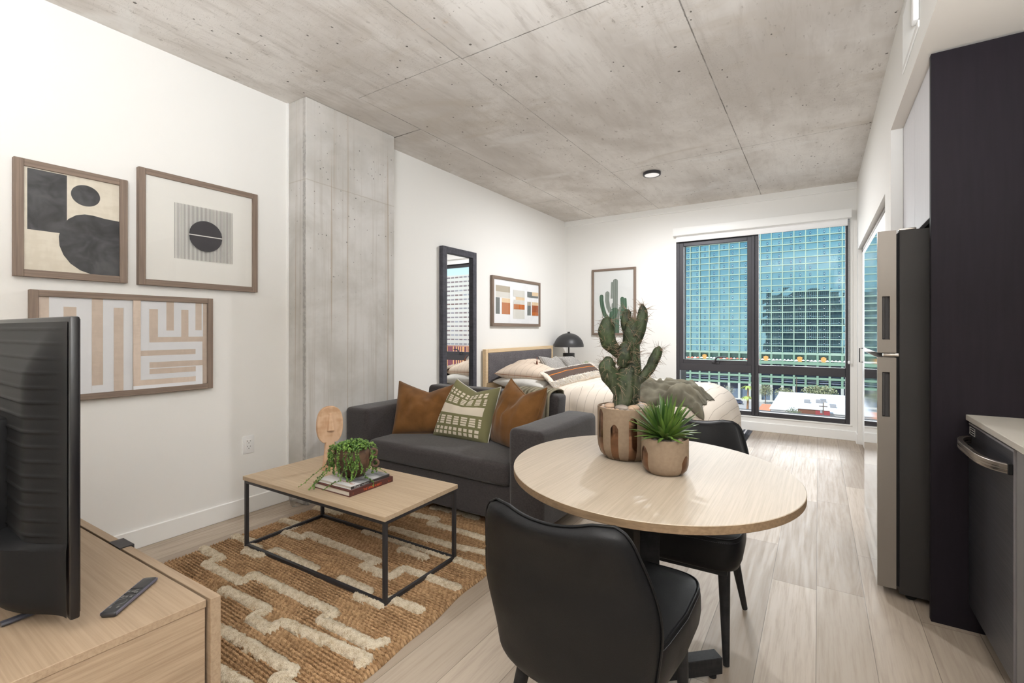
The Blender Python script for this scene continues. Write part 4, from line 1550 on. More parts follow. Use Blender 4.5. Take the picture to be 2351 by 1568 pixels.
def duvf(u, v):
    # profile lengths measured over the top and down the sides
    Lx = 1.70
    s_ = u * (Lx + .42)
    x0 = -2.46
    r_ = .30
    flat = Lx - r_
    if s_ < flat:
        x, dx = x0 + s_, 0.0
    elif s_ < flat + r_ * PI / 2:
        a = (s_ - flat) / r_
        x, dx = x0 + flat + r_ * math.sin(a), r_ * (1 - math.cos(a))
    else:
        x, dx = x0 + Lx + .02 * (s_ - flat), r_ + (s_ - flat - r_ * PI / 2)
    Wd = 1.62
    drop = .40
    t_ = v * (Wd + 2 * drop) - drop
    ry = .20
    def side(q):
        # q: how far in from the edge (negative: hanging)
        if q > ry:
            return q, 0.0
        if q > ry - ry * PI / 2:
            a = (ry - q) / ry
            return ry - ry * math.sin(a), ry * (1 - math.cos(a))
        return -.03 * (ry - q), ry + (ry - ry * PI / 2 - q)
    if t_ < Wd / 2:
        yy, dy = side(t_)
        y = 4.205 + yy
    else:
        yy, dy = side(Wd - t_)
        y = 4.205 + Wd - yy
    crown = .035 * (1 - (2 * (y - 4.205) / Wd - 1) ** 2) * (1 - max(0, (x + 1.5)) * .5)
    d = math.sqrt(dx * dx + dy * dy) if dx * dy > 0 else dx + dy
    z = DT + crown - d
    w_ = .012 * nz(x * 3.2, y * 3.2) + .006 * nz(x * 9, y * 5, 3)
    fold = 0.0
    # diagonal crease near the pillows on the side of the sofa
    cx_ = (x + 2.02) - (y - 4.3) * .9
    fold = .030 * math.exp(-(cx_ / .045) ** 2) * smooth01((5.0 - y) / .6)
    hang = min(1.0, dy / .2)
    wave = .022 * math.sin(x * 16 + 2 * nz(x * 2, 1)) * hang
    if t_ < Wd / 2:
        y -= wave + fold * hang
    else:
        y += wave
    x += .006 * math.sin(y * 9) * min(1, dx / .25)
    return x, y, max(.03, z + w_ + fold * (1 - hang))
MB().grid(duvf, 96, 110).build('duvet', m.mat, bd, smooth=180, mods=[('SOLIDIFY', dict(thickness=.018, offset=1))])
duvet_mat = m.mat
# pillows
m = Mat('striped_pillow_linen', rgb(222, 206, 190), .9, spec=.12)
u, v, _ = m.uv()
st = (v * 9.0 + u * 1.0).fr()
n_ = m.noise(m.vec(u * 200, v * 200, 0), 1.0, 2)
m.set('Base Color', m.mix(((st - .5).ab() < .03) * .5, m.mix(n_, rgb(206, 188, 170), rgb(218, 202, 186)), rgb(130, 110, 94)))
cushion('bed_pillow', 'pale grey pillow lying flat at the near side of the headboard', 'pillow',
        ((-2.40, 4.265, .600), (-2.40, 4.98, .600), (-3.03, 4.98, .63), (-3.03, 4.265, .63)), .19, M['grey_linen'], 0, 'sleeping pillows', None, seed=2, pinch=.0)
cushion('bed_pillow', 'cream striped pillow lying on the pale grey pillow at the near side of the bed', 'pillow',
        ((-2.42, 4.40, .690), (-2.44, 4.98, .690), (-3.00, 5.0, .80), (-3.00, 4.26, .72)), .25, m.mat, 0, 'sleeping pillows', plain('brown_piping', 150, 104, 76, .8), .004, seed=4, pinch=.0, wr=.016)
cushion('bed_pillow', 'pale grey pillow lying flat at the window side of the headboard', 'pillow',
        ((-2.40, 5.03, .600), (-2.40, 5.74, .600), (-3.03, 5.74, .63), (-3.03, 5.03, .63)), .19, M['grey_linen'], 0, 'sleeping pillows', None, seed=6, pinch=.0)
# black and white herringbone cushions
m = Mat('herringbone_weave', rgb(200, 196, 190), .95, spec=.1)
u, v, _ = m.uv()
zz = ((u * 13).fr() - .5).ab() * 2.0
st = (v * 30 + zz * 1.6).fr()
n_ = m.noise(m.vec(u * 60, v * 60, 0), 1.0, 2)
m.set('Base Color', m.mix(((st + (n_ - .5) * .3) < .52), rgb(208, 204, 198), rgb(48, 45, 45)))
m.bump(st, .2, .002)
tw = cushion('accent_cushion', 'black and white herringbone cushion with brown leather tassel on the bed', 'cushion',
             ((-2.46, 4.545, .660), (-2.50, 5.10, .650), (-2.68, 5.10, .890), (-2.64, 4.615, .905)), .15, m.mat, .03, 'herringbone cushions', M['grey_linen'], .003, seed=3, pinch=.05)
b = MB()
tx = Vector((-2.635, 4.56, .895))
b.tube([tx, tx + Vector((.015, -.02, -.012)), tx + Vector((.02, -.03, -.04))], .004, 6)
b.lathe([(.0, 0), (.008, -.002), (.010, -.012), (.008, -.018), (.011, -.03), (.015, -.075), (.0, -.076)], tuple(tx + Vector((.02, -.03, -.038))), 14)
b.build('tassel', plain('brown_leather', 122, 72, 50, .6), tw[0], smooth=60)
cushion('accent_cushion', 'black and white herringbone cushion in front of the lamp, farther on the bed', 'cushion',
        ((-2.48, 5.16, .650), (-2.50, 5.62, .640), (-2.63, 5.44, .866), (-2.66, 5.09, .874)), .15, m.mat, .0, 'herringbone cushions', M['grey_linen'], .003, seed=8, pinch=.05)
# long fringed cushion
m = Mat('brown_band_cushion', rgb(90, 76, 70), .95, spec=.1)
u, v, _ = m.uv()
n_ = m.noise(m.vec(u * 160, v * 40, 0), 1.0, 3)
nb = m.noise(m.vec(u * 60, 1.0, 0), 1.0, 2)
mid = (v > (.30 + (nb - .5) * .2)) * (v < .965) * (u > (.05 + (nb - .5) * .02)) * (u < .95)
oc = ((v + (nb - .5) * .03 - .66).ab() < .022)
c = m.mix(mid, rgb(228, 216, 200), m.mix(n_, rgb(72, 60, 56), rgb(104, 90, 82)))
m.set('Base Color', m.mix(oc * mid, c, rgb(190, 116, 54)))
m.bump(n_, .3, .004)
lc = ((-2.26, 4.255, .598), (-2.13, 5.36, .655), (-2.36, 5.42, .790), (-2.47, 4.335, .745))
lw_, rim, nrm = cushion('lumbar_cushion', 'long brown cushion with orange stripe and shaggy white fringe lying across the bed', 'cushion', lc, .11, m.mat, 0, None, None, seed=11, pinch=.02)
fr = MB()
rr = random.Random(5)
BLv, BRv, TRv, TLv = map(Vector, lc)
for k in range(1500):
    u_ = rr.random()
    v_ = rr.choice((rr.uniform(.06, .34), rr.uniform(.06, .30), rr.uniform(.96, 1.0))) if rr.random() < .93 else rr.uniform(.2, .9)
    if v_ > .35 and v_ < .95:
        u_ = rr.choice((rr.uniform(0, .035), rr.uniform(.965, 1)))
    a, c2 = 2 * u_ - 1, 2 * v_ - 1
    edge = max(0, 1 - a * a) ** .42 * max(0, 1 - c2 * c2) ** .42
    q = (BLv * (1 - u_) + BRv * u_) * (1 - v_) + (TLv * (1 - u_) + TRv * u_) * v_ + nrm * (.052 * edge + .003)
    up_ = (TLv - BLv).normalized()
    dirn = (nrm * rr.uniform(.25, .6) - up_ * rr.uniform(.6, 1.2) * (1 if v_ < .6 else -.25) + (BRv - BLv).normalized() * rr.uniform(-.3, .3)).normalized()
    L = rr.uniform(.022, .042) if v_ < .5 else rr.uniform(.010, .02)
    sd_ = (BRv - BLv).normalized() * .0035
    e_ = q + dirn * L + Vector((0, 0, -.006))
    fr.add([q - sd_, q + sd_, q + dirn * L * .6 + sd_ * .7 , e_, q + dirn * L * .6 - sd_ * .7 + nrm * .001], [(0, 1, 2, 3, 4)])
o = fr.build('fringe', plain('white_wool_fringe', 246, 243, 238, .95), lw_, smooth=0, fix=False)
o['kind'] = 'stuff'

# crumpled olive throw at the foot of the bed
m = Mat('olive_grey_throw', rgb(128, 124, 108), .9, spec=.12)
p = m.obj()
n_ = m.noise(m.vec(p[0], p[1], p[2]), 6, 3)
m.set('Base Color', m.mix(n_.ss(.3, .7), rgb(88, 84, 72), rgb(122, 117, 102)))
def duvtop(x, y):
    dx = .30 - math.sqrt(max(0, .09 - max(0, x + 1.06) ** 2)) if x < -.77 else .2
    q = max(0, .20 - (y - 4.205))
    dy = .20 - math.sqrt(max(0, .04 - q * q))
    cr_ = .035 * (1 - (2 * (y - 4.205) / 1.62 - 1) ** 2) * (1 - max(0, (x + 1.5)) * .5)
    return DT + cr_ - math.hypot(dx, dy) + .012 * nz(x * 3.2, y * 3.2) + .006 * nz(x * 9, y * 5, 3)
def bthrow(u_, v_):
    x = -1.50 + .66 * u_ + .05 * nz(v_ * 4, 1.7)
    y = 4.235 + .62 * v_ + .06 * nz(u_ * 4, 5.2)
    rx = max(0, x + .95) * 1.0
    base_ = duvtop(x, y) + .022
    wx_ = x + .10 * nz(x * 4, y * 4, 2.0)
    wy_ = y + .10 * nz(x * 4, y * 4, 6.0)
    ridg = 1 - min(1, abs(nz(wx_ * 2.4 + wy_ * 2.0, wy_ * 7.0 - wx_ * 5.0, 4.0)) * 2.4)
    r2 = 1 - min(1, abs(nz(wx_ * 4.5 - wy_ * 3.0, wy_ * 5.0 + wx_ * 7.0, 8.0)) * 2.4)
    e_ = min(1, min(u_, 1 - u_, v_, 1 - v_) / .12)
    return x, y, base_ + e_ * (.004 + .055 * smooth01(ridg) + .030 * smooth01(r2))
b = MB().grid(bthrow, 80, 80)
o = b.build('crumpled_throw', m.mat, loc=(-1.15, 4.5, DT + .05), smooth=180, mods=[('SOLIDIFY', dict(thickness=.006, offset=1))])
tag(o, 'crumpled olive grey throw lying at the foot of the bed', 'blanket')

# rug under the bed
dr = thing('bedside_rug', 'dark grey woven rug with white edge stripes showing beyond the bed foot by the window', 'rug', (-1.5, 5.0, 0))
m = Mat('charcoal_kilim', rgb(74, 76, 82), .95, spec=.1)
p = m.pos()
d_ = p[0] * (-1.0) - .684
st = ((d_ - .035).ab() < .009).mx((d_ - .075).ab() < .009).mx((d_ - .112).ab() < .004)
n_ = m.noise(m.vec(p[0] * 60, p[1] * 160, 0), 1.0, 2)
dia = (((p[0] * 14).fr() - .5).ab() + ((p[1] * 14).fr() - .5).ab())
dm = ((dia - .42).ab() < .06) * (d_ > .15)
c = m.mix(n_, rgb(62, 64, 70), rgb(88, 90, 96))
c = m.mix(dm * .6, c, rgb(150, 152, 156))
m.set('Base Color', m.mix(st, c, rgb(206, 206, 208)))
MB().box(-2.45, 3.95, 0, -.684, 6.262, .011, bev=.003, seg=1).build('rug_field', m.mat, dr)
b = MB()
for k in range(150):
    y = 3.96 + 2.29 * k / 149
    b.tube([(-.686, y, .005), (-.655 + .008 * nz(k, 1), y + .006 * nz(k, 2), .003)], .003, 4)
o = b.build('edge_fringe', plain('rug_fringe_grey', 84, 86, 92, .9), dr, smooth=0)
o['kind'] = 'stuff'

# nightstand, lamp, small plant
ns = thing('nightstand', 'pale wood nightstand in the corner behind the bed carrying the black lamp', 'nightstand', (-2.86, 6.05, 0))
MB().box(-3.12, 5.82, .585, -2.62, 6.26, .605, bev=.002, seg=1).build('nightstand_top', M['headwood'], ns)
MB().box(-3.115, 5.825, .22, -2.64, 6.255, .585, bev=.002, seg=1).build('body', M['headwood'], ns)
MB().box(-2.64, 5.83, .41, -2.622, 6.25, .58, bev=.002, seg=1).build('drawer', M['headwood'], ns)
MB().box(-2.64, 5.83, .23, -2.622, 6.25, .40, bev=.002, seg=1).build('drawer', M['headwood'], ns)
for x in (-3.08, -2.68):
    for y in (5.86, 6.22):
        MB().box(x - .02, y - .02, 0, x + .02, y + .02, .22).build('leg', M['headwood'], ns)
lp = thing('table_lamp', 'matt black dome table lamp on the nightstand in the corner', 'lamp', (-2.925, 5.955, .605))
lc_ = (-2.925, 5.955, 0)
MB().lathe([(.0, .605), (.082, .605), (.082, .876), (.078, .880), (.0, .880)], lc_, 40).build('base', M['lampblack'], lp)
MB().lathe([(.010, .88), (.010, 1.10)], lc_, 16).build('stem', M['lampblack'], lp)
prof = [(.208 * math.cos(PI / 2 * k / 16), .968 + .192 * math.sin(PI / 2 * k / 16)) for k in range(17)]
prof[-1] = (.002, prof[-1][1])
inner = [(.203 * math.cos(PI / 2 * k / 16), .968 + .186 * math.sin(PI / 2 * k / 16)) for k in range(16, -1, -1)]
inner[0] = (.002, inner[0][1])
MB().lathe(prof + inner + [prof[0]], lc_, 56).build('lamp_shade', M['lampblack'], lp, smooth=50)
MB().lathe([(.019, 1.155), (.019, 1.178), (.0, 1.178)], lc_, 20).build('finial', M['lampblack'], lp)
bp = thing('potted_plant', 'small bright green spiky plant in a white pot on the nightstand behind the cushions', 'plant', (-2.70, 6.04, .605))
MB().lathe([(.0, .605), (.034, .605), (.042, .675), (.038, .676), (.034, .66), (.0, .66)], (-2.70, 6.04, 0), 24).build('pot', M['white'], bp)
b = MB()
rr = random.Random(8)
for k in range(46):
    a = rr.uniform(0, 2 * PI)
    t_ = rr.uniform(.15, 1.0)
    L = rr.uniform(.05, .085)
    q = [Vector((-2.70, 6.04, .66)) + Vector((math.cos(a) * L * t_ * s_ , math.sin(a) * L * t_ * s_, L * (1.7 - .5 * t_) * s_ - .02 * t_ * s_ * s_)) for s_ in (0, .35, .7, 1)]
    b.tube(q, [.005, .0055, .004, .0008], 5, flat=.4)
o = b.build('leaves', plain('fresh_green_leaf', 120, 156, 70, .5), bp, smooth=180)

# ------------------------------------------------------------------ dining table
dt = thing('dining_table', 'round dining table with pale wood top on a dark pedestal', 'table', (-.487, 1.581, 0))
DC = Vector((-.487, 1.581, 0))
ang = R(-53.99)
def oval(sx, sy, n=96):
    return [(DC.x + sx * math.cos(2 * PI * k / n) * math.cos(ang) - sy * math.sin(2 * PI * k / n) * math.sin(ang),
             DC.y + sx * math.cos(2 * PI * k / n) * math.sin(ang) + sy * math.sin(2 * PI * k / n) * math.cos(ang)) for k in range(n)]
b = MB()
A, B_ = .4838, .4478
P0 = oval(A - .0015, B_ - .0015)
P1 = oval(A, B_)
n = len(P0)
b.add([(x, y, .7400) for x, y in P0] + [(x, y, .7385) for x, y in P1] + [(x, y, .7185) for x, y in P1] + [(x, y, .717) for x, y in P0],
      [tuple(range(n))] + [tuple(reversed(range(3 * n, 4 * n)))])
b.mi = [0, 1]
for r_ in range(3):
    for k in range(n):
        k2 = (k + 1) % n
        b.f.append((r_ * n + k, (r_ + 1) * n + k, (r_ + 1) * n + k2, r_ * n + k2))
        b.mi.append(1 if r_ else 0)
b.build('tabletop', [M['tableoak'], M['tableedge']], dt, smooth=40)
darkwood = M['blackwood']
MB().sqtube((DC.x, DC.y, .05), (DC.x, DC.y, .699), .066, rot=R(38)).build('post', darkwood, dt, smooth=0, mods=[('BEVEL', dict(width=.002, segments=1))])
MB().box(-.17, -.17, .699, .17, .17, .717, mat=Matrix.Translation((DC.x, DC.y, 0)) @ Matrix.Rotation(R(45), 4, 'Z')).build('mounting_plate', darkwood, dt)
for k in range(4):
    a = R(43 + 90 * k)
    d_ = Vector((math.cos(a), math.sin(a), 0))
    mx = Matrix.Translation((DC.x, DC.y, 0)) @ Matrix.Rotation(a, 4, 'Z')
    f_ = MB().box(.02, -.0245, .022, .268, .0245, .078, bev=.002, mat=mx, seg=1).build('foot', darkwood, dt)
    MB().lathe([(.013, 0), (.013, .022)], tuple(DC + d_ * .245), 12).build('glide', M['rubber'], f_)

# ------------------------------------------------------------------ dining chairs
def make_chair(label):
    t = thing('dining_chair', label, 'chair', (0, 0, 0), 'black leather dining chairs')
    # back: shield shaped shell; outline (a across, z up)
    ol = [(-.150, .330), (-.185, .345), (-.205, .385), (-.219, .45), (-.228, .52), (-.229, .58), (-.222, .64), (-.210, .70), (-.196, .745), (-.180, .773),
          (-.160, .787), (-.135, .789), (-.105, .783), (-.06, .775), (0, .772)]
    ol = ol + [(-x, z) for x, z in reversed(ol[:-1])]

    def half(z):
        # half width at height z
        L = [q for q in ol if q[0] <= 0]
        for (x0, z0_), (x1, z1_) in zip(L[:-1], L[1:]):
            if (z0_ <= z <= z1_) or (z1_ <= z <= z0_):
                if abs(z1_ - z0_) < 1e-6:
                    return -x0
                return -(x0 + (x1 - x0) * (z - z0_) / (z1_ - z0_))
        return 0.0
    mb = MB()
    nu, nv = 36, 40
    def topz(a):
        # height of the upper edge across the back
        q = abs(a)
        return .772 + .018 * smooth01((q - .02) / .12) - .0
    hw = []
    for j in range(nv + 1):
        s_ = j / nv
        z = .330 + (.787 - .330) * s_
        if s_ < .12:
            w_ = .150 + .060 * (1 - (1 - s_ / .12) ** 2) ** .5
        elif s_ < .5:
            w_ = .210 + .020 * smooth01((s_ - .12) / .38)
        elif s_ < .88:
            w_ = .230 - .036 * ((s_ - .5) / .38) ** 1.6
        else:
            t_ = (s_ - .88) / .12
            w_ = .194 - .012 * t_ - .032 * (1 - max(0, 1 - t_ * t_) ** .5)
        hw.append((z, w_))
    def surf(i, j, side):
        z, w_ = hw[j]
        a = -1 + 2 * i / nu
        x = a * w_
        dip = .016 * (1 - min(1, abs(a) / .7) ** 2) * smooth01((z - .70) / .087)
        z2 = z - dip
        # edges wrap forward, top leans back
        lean = -.245 - .165 * (z - .33) - .02 * smooth01((z - .62) / .2)
        wrap = .045 * (abs(a) ** 2.4) * (1 - .35 * smooth01((z - .55) / .25))
        ed = max(0.0, 1 - abs(a) ** 8) ** .5 * max(0.0, 1 - abs(2 * j / nv - 1) ** 14) ** .5
        th = .026 * ed + .003
        y = lean + wrap + side * th
        return x, y, z2
    v = []
    f = []
    for side in (-1, 1):
        o_ = len(v)
        for j in range(nv + 1):
            for i in range(nu + 1):
                v.append(surf(i, j, side))
        for j in range(nv):
            for i in range(nu):
                a = o_ + j * (nu + 1) + i
                q = (a, a + 1, a + nu + 2, a + nu + 1)
                f.append(q if side < 0 else tuple(reversed(q)))
    N_ = (nu + 1) * (nv + 1)
    rim = list(range(nu + 1)) + [j * (nu + 1) + nu for j in range(1, nv + 1)] + [nv * (nu + 1) + i for i in range(nu - 1, -1, -1)] + [j * (nu + 1) for j in range(nv - 1, 0, -1)]
    for k in range(len(rim)):
        a, c2 = rim[k], rim[(k + 1) % len(rim)]
        f.append((a, a + N_, c2 + N_, c2))
    mb.add(v, f)
    mb.build('backrest', M['leather'], t, smooth=180)
    pts = [((Vector(v[k]) + Vector(v[k + N_])) / 2 + Vector((0, -.0015, 0))) for k in rim]
    pts = [q * 1.0 for q in pts] + [pts[0]]
    MB().tube([(q.x * 1.004, q.y - .004, q.z) for q in pts], .0032, 5, caps=False).build('edge_seam', M['leather'], t, smooth=180)
    # seat: thick cushion bulging at the sides
    def seat_sec(s_, tt):
        pass
    mb = MB()
    nu2, nz_ = 44, 12
    yb, yf = -.215, .232
    v = []
    f = []
    lay = [(.345, .90), (.352, .955), (.372, .985), (.40, 1.0), (.43, .998), (.452, .985), (.462, .965), (.468, .93)]
    ring = []
    for k in range(nu2):
        a = 2 * PI * k / nu2
        e_ = .30
        ring.append((math.copysign(abs(math.cos(a)) ** e_, math.cos(a)), math.copysign(abs(math.sin(a)) ** e_, math.sin(a))))
    for z, sc in lay:
        for cxx, cyy in ring:
            wd = .232 - .022 * smooth01((-cyy + .2) / 1.2)
            v.append((cxx * wd * sc, (yb + yf) / 2 + cyy * (yf - yb) / 2 * (1 - (1 - sc) * .8), z - .012 * max(0, -cyy) * 0))
    for j in range(len(lay) - 1):
        for k in range(nu2):
            k2 = (k + 1) % nu2
            f.append((j * nu2 + k, j * nu2 + k2, (j + 1) * nu2 + k2, (j + 1) * nu2 + k))
    f.append(tuple(reversed(range(nu2))))
    # crowned top in rings
    prev = (len(lay) - 1) * nu2
    for s_ in (.8, .6, .4, .2):
        o_ = len(v)
        for k in range(nu2):
            q = v[(len(lay) - 1) * nu2 + k]
            cy_ = (yb + yf) / 2
            v.append((q[0] * s_, cy_ + (q[1] - cy_) * s_, .468 + .016 * (1 - s_ ** 2)))
        for k in range(nu2):
            k2 = (k + 1) % nu2
            f.append((prev + k, prev + k2, o_ + k2, o_ + k))
        prev = o_
    f.append(tuple(prev + k for k in range(nu2)))
    mb.add(v, f)
    mb.build('seat', M['leather'], t, smooth=70)
    seam = [(v[(len(lay) - 2) * nu2 + k][0] * 1.004, v[(len(lay) - 2) * nu2 + k][1], .4635) for k in range(nu2)]
    MB().tube(seam + [seam[0]], .0034, 6, caps=False).build('seat_piping', M['leather'], t, smooth=180)
    # stitches just below the piping
    st = MB()
    L3 = [Vector((v[(len(lay) - 3) * nu2 + k][0], v[(len(lay) - 3) * nu2 + k][1], .4525)) for k in range(nu2)]
    for k in range(nu2):
        a, c2 = L3[k], L3[(k + 1) % nu2]
        m_ = max(1, int((c2 - a).length / .0055))
        for i in range(m_):
            q0, q1 = a.lerp(c2, (i + .15) / m_), a.lerp(c2, (i + .8) / m_)
            o2 = Vector((q0.x, q0.y, 0)).normalized() * .0006
            st.tube([q0 + o2, q1 + o2], .0007, 4)
    o = st.build('stitching', plain('grey_stitch', 86, 86, 90, .7), t, smooth=0)
    MB().box(-.185, -.19, .325, .185, .20, .350, bev=.004).build('seat_pan', M['blackwood'], t)
    for sx, sy, ex, ey in ((-.170, .165, -.180, .185), (.170, .165, .180, .185), (-.155, -.150, -.205, -.232), (.155, -.150, .205, -.232)):
        n_ = 8
        pts = [(sx + (ex - sx) * i / n_, sy + (ey - sy) * i / n_, .345 - .341 * i / n_) for i in range(n_ + 1)]
        MB().tube(pts, [.0215 - .0105 * (i / n_) for i in range(n_ + 1)], 14).build('leg', M['blackwood'], t, smooth=60)
    return t

ch = make_chair('black leather dining chair in the foreground, seen from behind')
ch2 = copy_tree(ch)
ch2['label'] = 'black leather dining chair across the table, facing the camera'
ch.location = (-.510, 1.262, 0)
ch.rotation_euler = (0, 0, R(0))
ch2.location = (-.462, 2.005, 0)
ch2.rotation_euler = (0, 0, R(182))

# ------------------------------------------------------------------ plants on the dining table
m = Mat('stoneware_luster', rgb(152, 126, 102), .8, spec=.25)
p = m.obj()
def luster_pot(name, zmax, n_l, seed, ph, lo, wd=.25, hl=.018):
    """matt stoneware with rounded copper panels wrapped around it"""
    m = Mat(name, rgb(150, 124, 100), .85, spec=.2)
    p = m.obj()
    at = m.new('ShaderNodeMath')
    at.operation = 'ARCTAN2'
    m.nt.links.new(p[1].k, at.inputs[0])
    m.nt.links.new(p[0].k, at.inputs[1])
    th = X(m.nt, at.outputs[0]) * (1 / (2 * PI)) + ph
    k = th * n_l
    fx = (k.fr() - .5).ab()
    ki = k.fl()
    rndm = m.white(m.vec(ki, seed, 0))
    alt = ((ki * .5).fr() > .25)
    top = rndm * .030 * (zmax / .18) + alt * (.035 * zmax / .18) + (zmax * lo)
    n_ = m.noise(m.vec(p[0] * 5, p[1] * 5, p[2] * 30), 1.0, 3)
    # arch: narrower near its head
    head = ((top - p[2]) / hl)
    wdt = head.mx(0.0).mn(1.0).pw(.5) * wd
    inp = (fx < wdt) * (p[2] < top)
    nn = m.noise(m.vec(p[0], p[1], p[2]), 90, 3)
    c1 = m.mix(nn, rgb(114, 97, 80), rgb(134, 116, 97))
    cop = m.mix(n_.ss(.3, .7), rgb(136, 104, 82), rgb(100, 74, 58))
    m.set('Base Color', m.mix(inp, c1, cop))
    m.set('Metallic', inp * .95)
    m.set('Roughness', inp * (-.70) + .85)
    m.bump(nn * .3 + inp * .8, .25, .002)
    return m.mat

def pebbles(root, c, r, z, n, seed, big=0):
    rr = random.Random(seed)
    shades = [plain('pebble_tan', 176, 150, 128, .5), plain('pebble_brown', 122, 98, 82, .5), plain('pebble_cream', 212, 198, 184, .5), plain('pebble_grey', 140, 130, 122, .5)]
    b = MB()
    for k in range(n):
        a, q = rr.uniform(0, 2 * PI), r * math.sqrt(rr.random())
        s_ = rr.uniform(.0045, .0085)
        b.ico((c[0] + q * math.cos(a), c[1] + q * math.sin(a), z + rr.uniform(-.002, .004)), s_, 2, rr.randrange(4), (1.2, .9, .7))
    o = b.build('gravel', shades, root, smooth=180, fix=False)
    o['kind'] = 'stuff'
    for k in range(big):
        a = [.55, -.15, -.75, 1.2, 3.7, -1.5][k % 6]
        q = r * .62
        v_, f_ = ICO[3]
        b = MB()
        an = rr.uniform(0, PI)
        pts = []
        for x, y, zz in v_:
            X_, Y_ = x * .026, y * .017
            pts.append((c[0] + q * math.cos(a) + X_ * math.cos(an) - Y_ * math.sin(an), c[1] + q * math.sin(a) + X_ * math.sin(an) + Y_ * math.cos(an), z + .010 + zz * .012))
        b.add(pts, f_)
        b.build('stone', shades[3] if k % 2 else shades[0], root, smooth=180, fix=False)

BP = (-.588, 1.668, .740)
cp = thing('potted_cactus', 'tall spiny cactus in a brown pot with copper panels on the dining table', 'plant', BP)
R0 = .103
prof = [(.0, .0), (.070, .0), (.078, .003), (.092, .018), (.100, .040), (R0, .065), (R0, .181), (.1015, .184), (.099, .184), (.0965, .181), (.0955, .165), (.0, .165)]
MB().lathe(prof, BP, 72).build('pot', luster_pot('copper_panel_stoneware', .186, 10, 3.0, .11, .64, .22, .015), cp, smooth=50)
pebbles(cp, BP, .088, BP[2] + .174, 260, 4, 6)
m = Mat('cactus_skin', rgb(64, 82, 54), .5, spec=.25)
p = m.obj()
n_ = m.noise(m.vec(p[0], p[1], p[2]), 22, 4, .6)
n2 = m.noise(m.vec(p[0] * 40, p[1] * 40, p[2] * 9), 1.0, 3)
c = m.mix(n_.ss(.32, .68), rgb(30, 37, 24), rgb(56, 68, 43))
c = m.mix((p[2] - .26).ss(.0, .10, 1, 0) * n2.ss(.4, .6) * .6, c, rgb(84, 84, 70))
n5 = m.noise(m.vec(p[0], p[1], p[2]), 75, 3, .6)
c = m.mix(n5.ss(.55, .72) * .6, c, rgb(96, 98, 70))
m.set('Base Color', c)
m.bump(n_ + n5 * .6, .6, .006)
# view axes of the plant: it spreads across the line of sight
cr = Vector((.8384, .5451, 0))
cb = Vector((-.5451, .8384, 0))
C0 = Vector(BP)
def cpt(a, z, d=0.0):
    return C0 + cr * a + cb * d + Vector((0, 0, z))
def limb(path, rad, flat, bumps=0.0):
    rad = [q * .90 for q in rad]
    """smooth knobbly limb; path (a, z, depth)"""
    pts = [cpt(*q) for q in path]
    P_, R_ = [], []
    for i in range(len(pts) - 1):
        p0, p1, p2, p3 = pts[max(i - 1, 0)], pts[i], pts[i + 1], pts[min(i + 2, len(pts) - 1)]
        r1, r2 = rad[i], rad[i + 1]
        for k in range(8):
            t_ = k / 8
            P_.append(.5 * ((2 * p1) + (p2 - p0) * t_ + (2 * p0 - 5 * p1 + 4 * p2 - p3) * t_ * t_ + (3 * p1 - p0 - 3 * p2 + p3) * t_ ** 3))
            R_.append(r1 + (r2 - r1) * smooth01(t_))
    P_.append(pts[-1])
    R_.append(rad[-1])
    mb = MB()
    n = 18
    v, f = [], []
    for i, q in enumerate(P_):
        t_ = (P_[min(i + 1, len(P_) - 1)] - P_[max(i - 1, 0)]).normalized()
        x = (cr - t_ * cr.dot(t_)).normalized()
        y = t_.cross(x).normalized()
        for k in range(n):
            a = 2 * PI * k / n
            b_ = 1 + .10 * math.cos(5 * a) + .10 * nz(i * .22, k * .6, len(path) + rad[0] * 50)
            v.append(tuple(q + x * math.cos(a) * R_[i] * b_ + y * math.sin(a) * R_[i] * flat * b_))
    for i in range(len(P_) - 1):
        for k in range(n):
            f.append((i * n + k, i * n + (k + 1) % n, (i + 1) * n + (k + 1) % n, (i + 1) * n + k))
    f.append(tuple(reversed(range(n))))
    f.append(tuple((len(P_) - 1) * n + k for k in range(n)))
    mb.add(v, f)
    mb.build('cactus_limb', m.mat, cp, smooth=180)
    return list(zip(P_, R_))
allp = []
allp += limb([(-.012, .155, 0), (-.008, .20, 0), (-.002, .26, 0), (.004, .31, 0), (.012, .34, 0)], [.042, .043, .046, .040, .022], .85)
allp += limb([(.012, .18, 0), (.018, .24, 0), (.020, .32, .005), (.018, .38, .005), (.022, .425, 0), (.024, .455, 0)], [.030, .036, .038, .036, .030, .012], .7)
allp += limb([(.010, .345, 0), (.016, .40, 0), (.020, .445, 0), (.022, .485, 0), (.020, .505, 0)], [.026, .032, .034, .026, .006], .6)
allp += limb([(.018, .42, .01), (.006, .46, .012), (.002, .495, .012), (.006, .525, .012), (.008, .537, .012)], [.016, .020, .021, .017, .005], .6)
allp += limb([(.030, .40, .0), (.044, .44, 0), (.054, .485, 0), (.060, .525, 0), (.057, .556, 0)], [.016, .021, .024, .020, .004], .6)
allp += limb([(-.012, .36, -.005), (-.040, .385, -.01), (-.066, .415, -.01), (-.075, .455, -.01), (-.068, .49, -.01), (-.060, .505, -.01)], [.018, .022, .030, .033, .026, .006], .55)
allp += limb([(-.008, .21, -.01), (-.035, .255, -.014), (-.062, .295, -.018), (-.074, .325, -.02), (-.062, .352, -.02), (-.056, .360, -.02)], [.026, .032, .036, .034, .024, .006], .6)
allp += limb([(.026, .26, 0), (.055, .285, 0), (.082, .315, 0), (.100, .350, 0), (.116, .385, 0), (.121, .402, 0)], [.016, .017, .020, .021, .018, .004], .7)
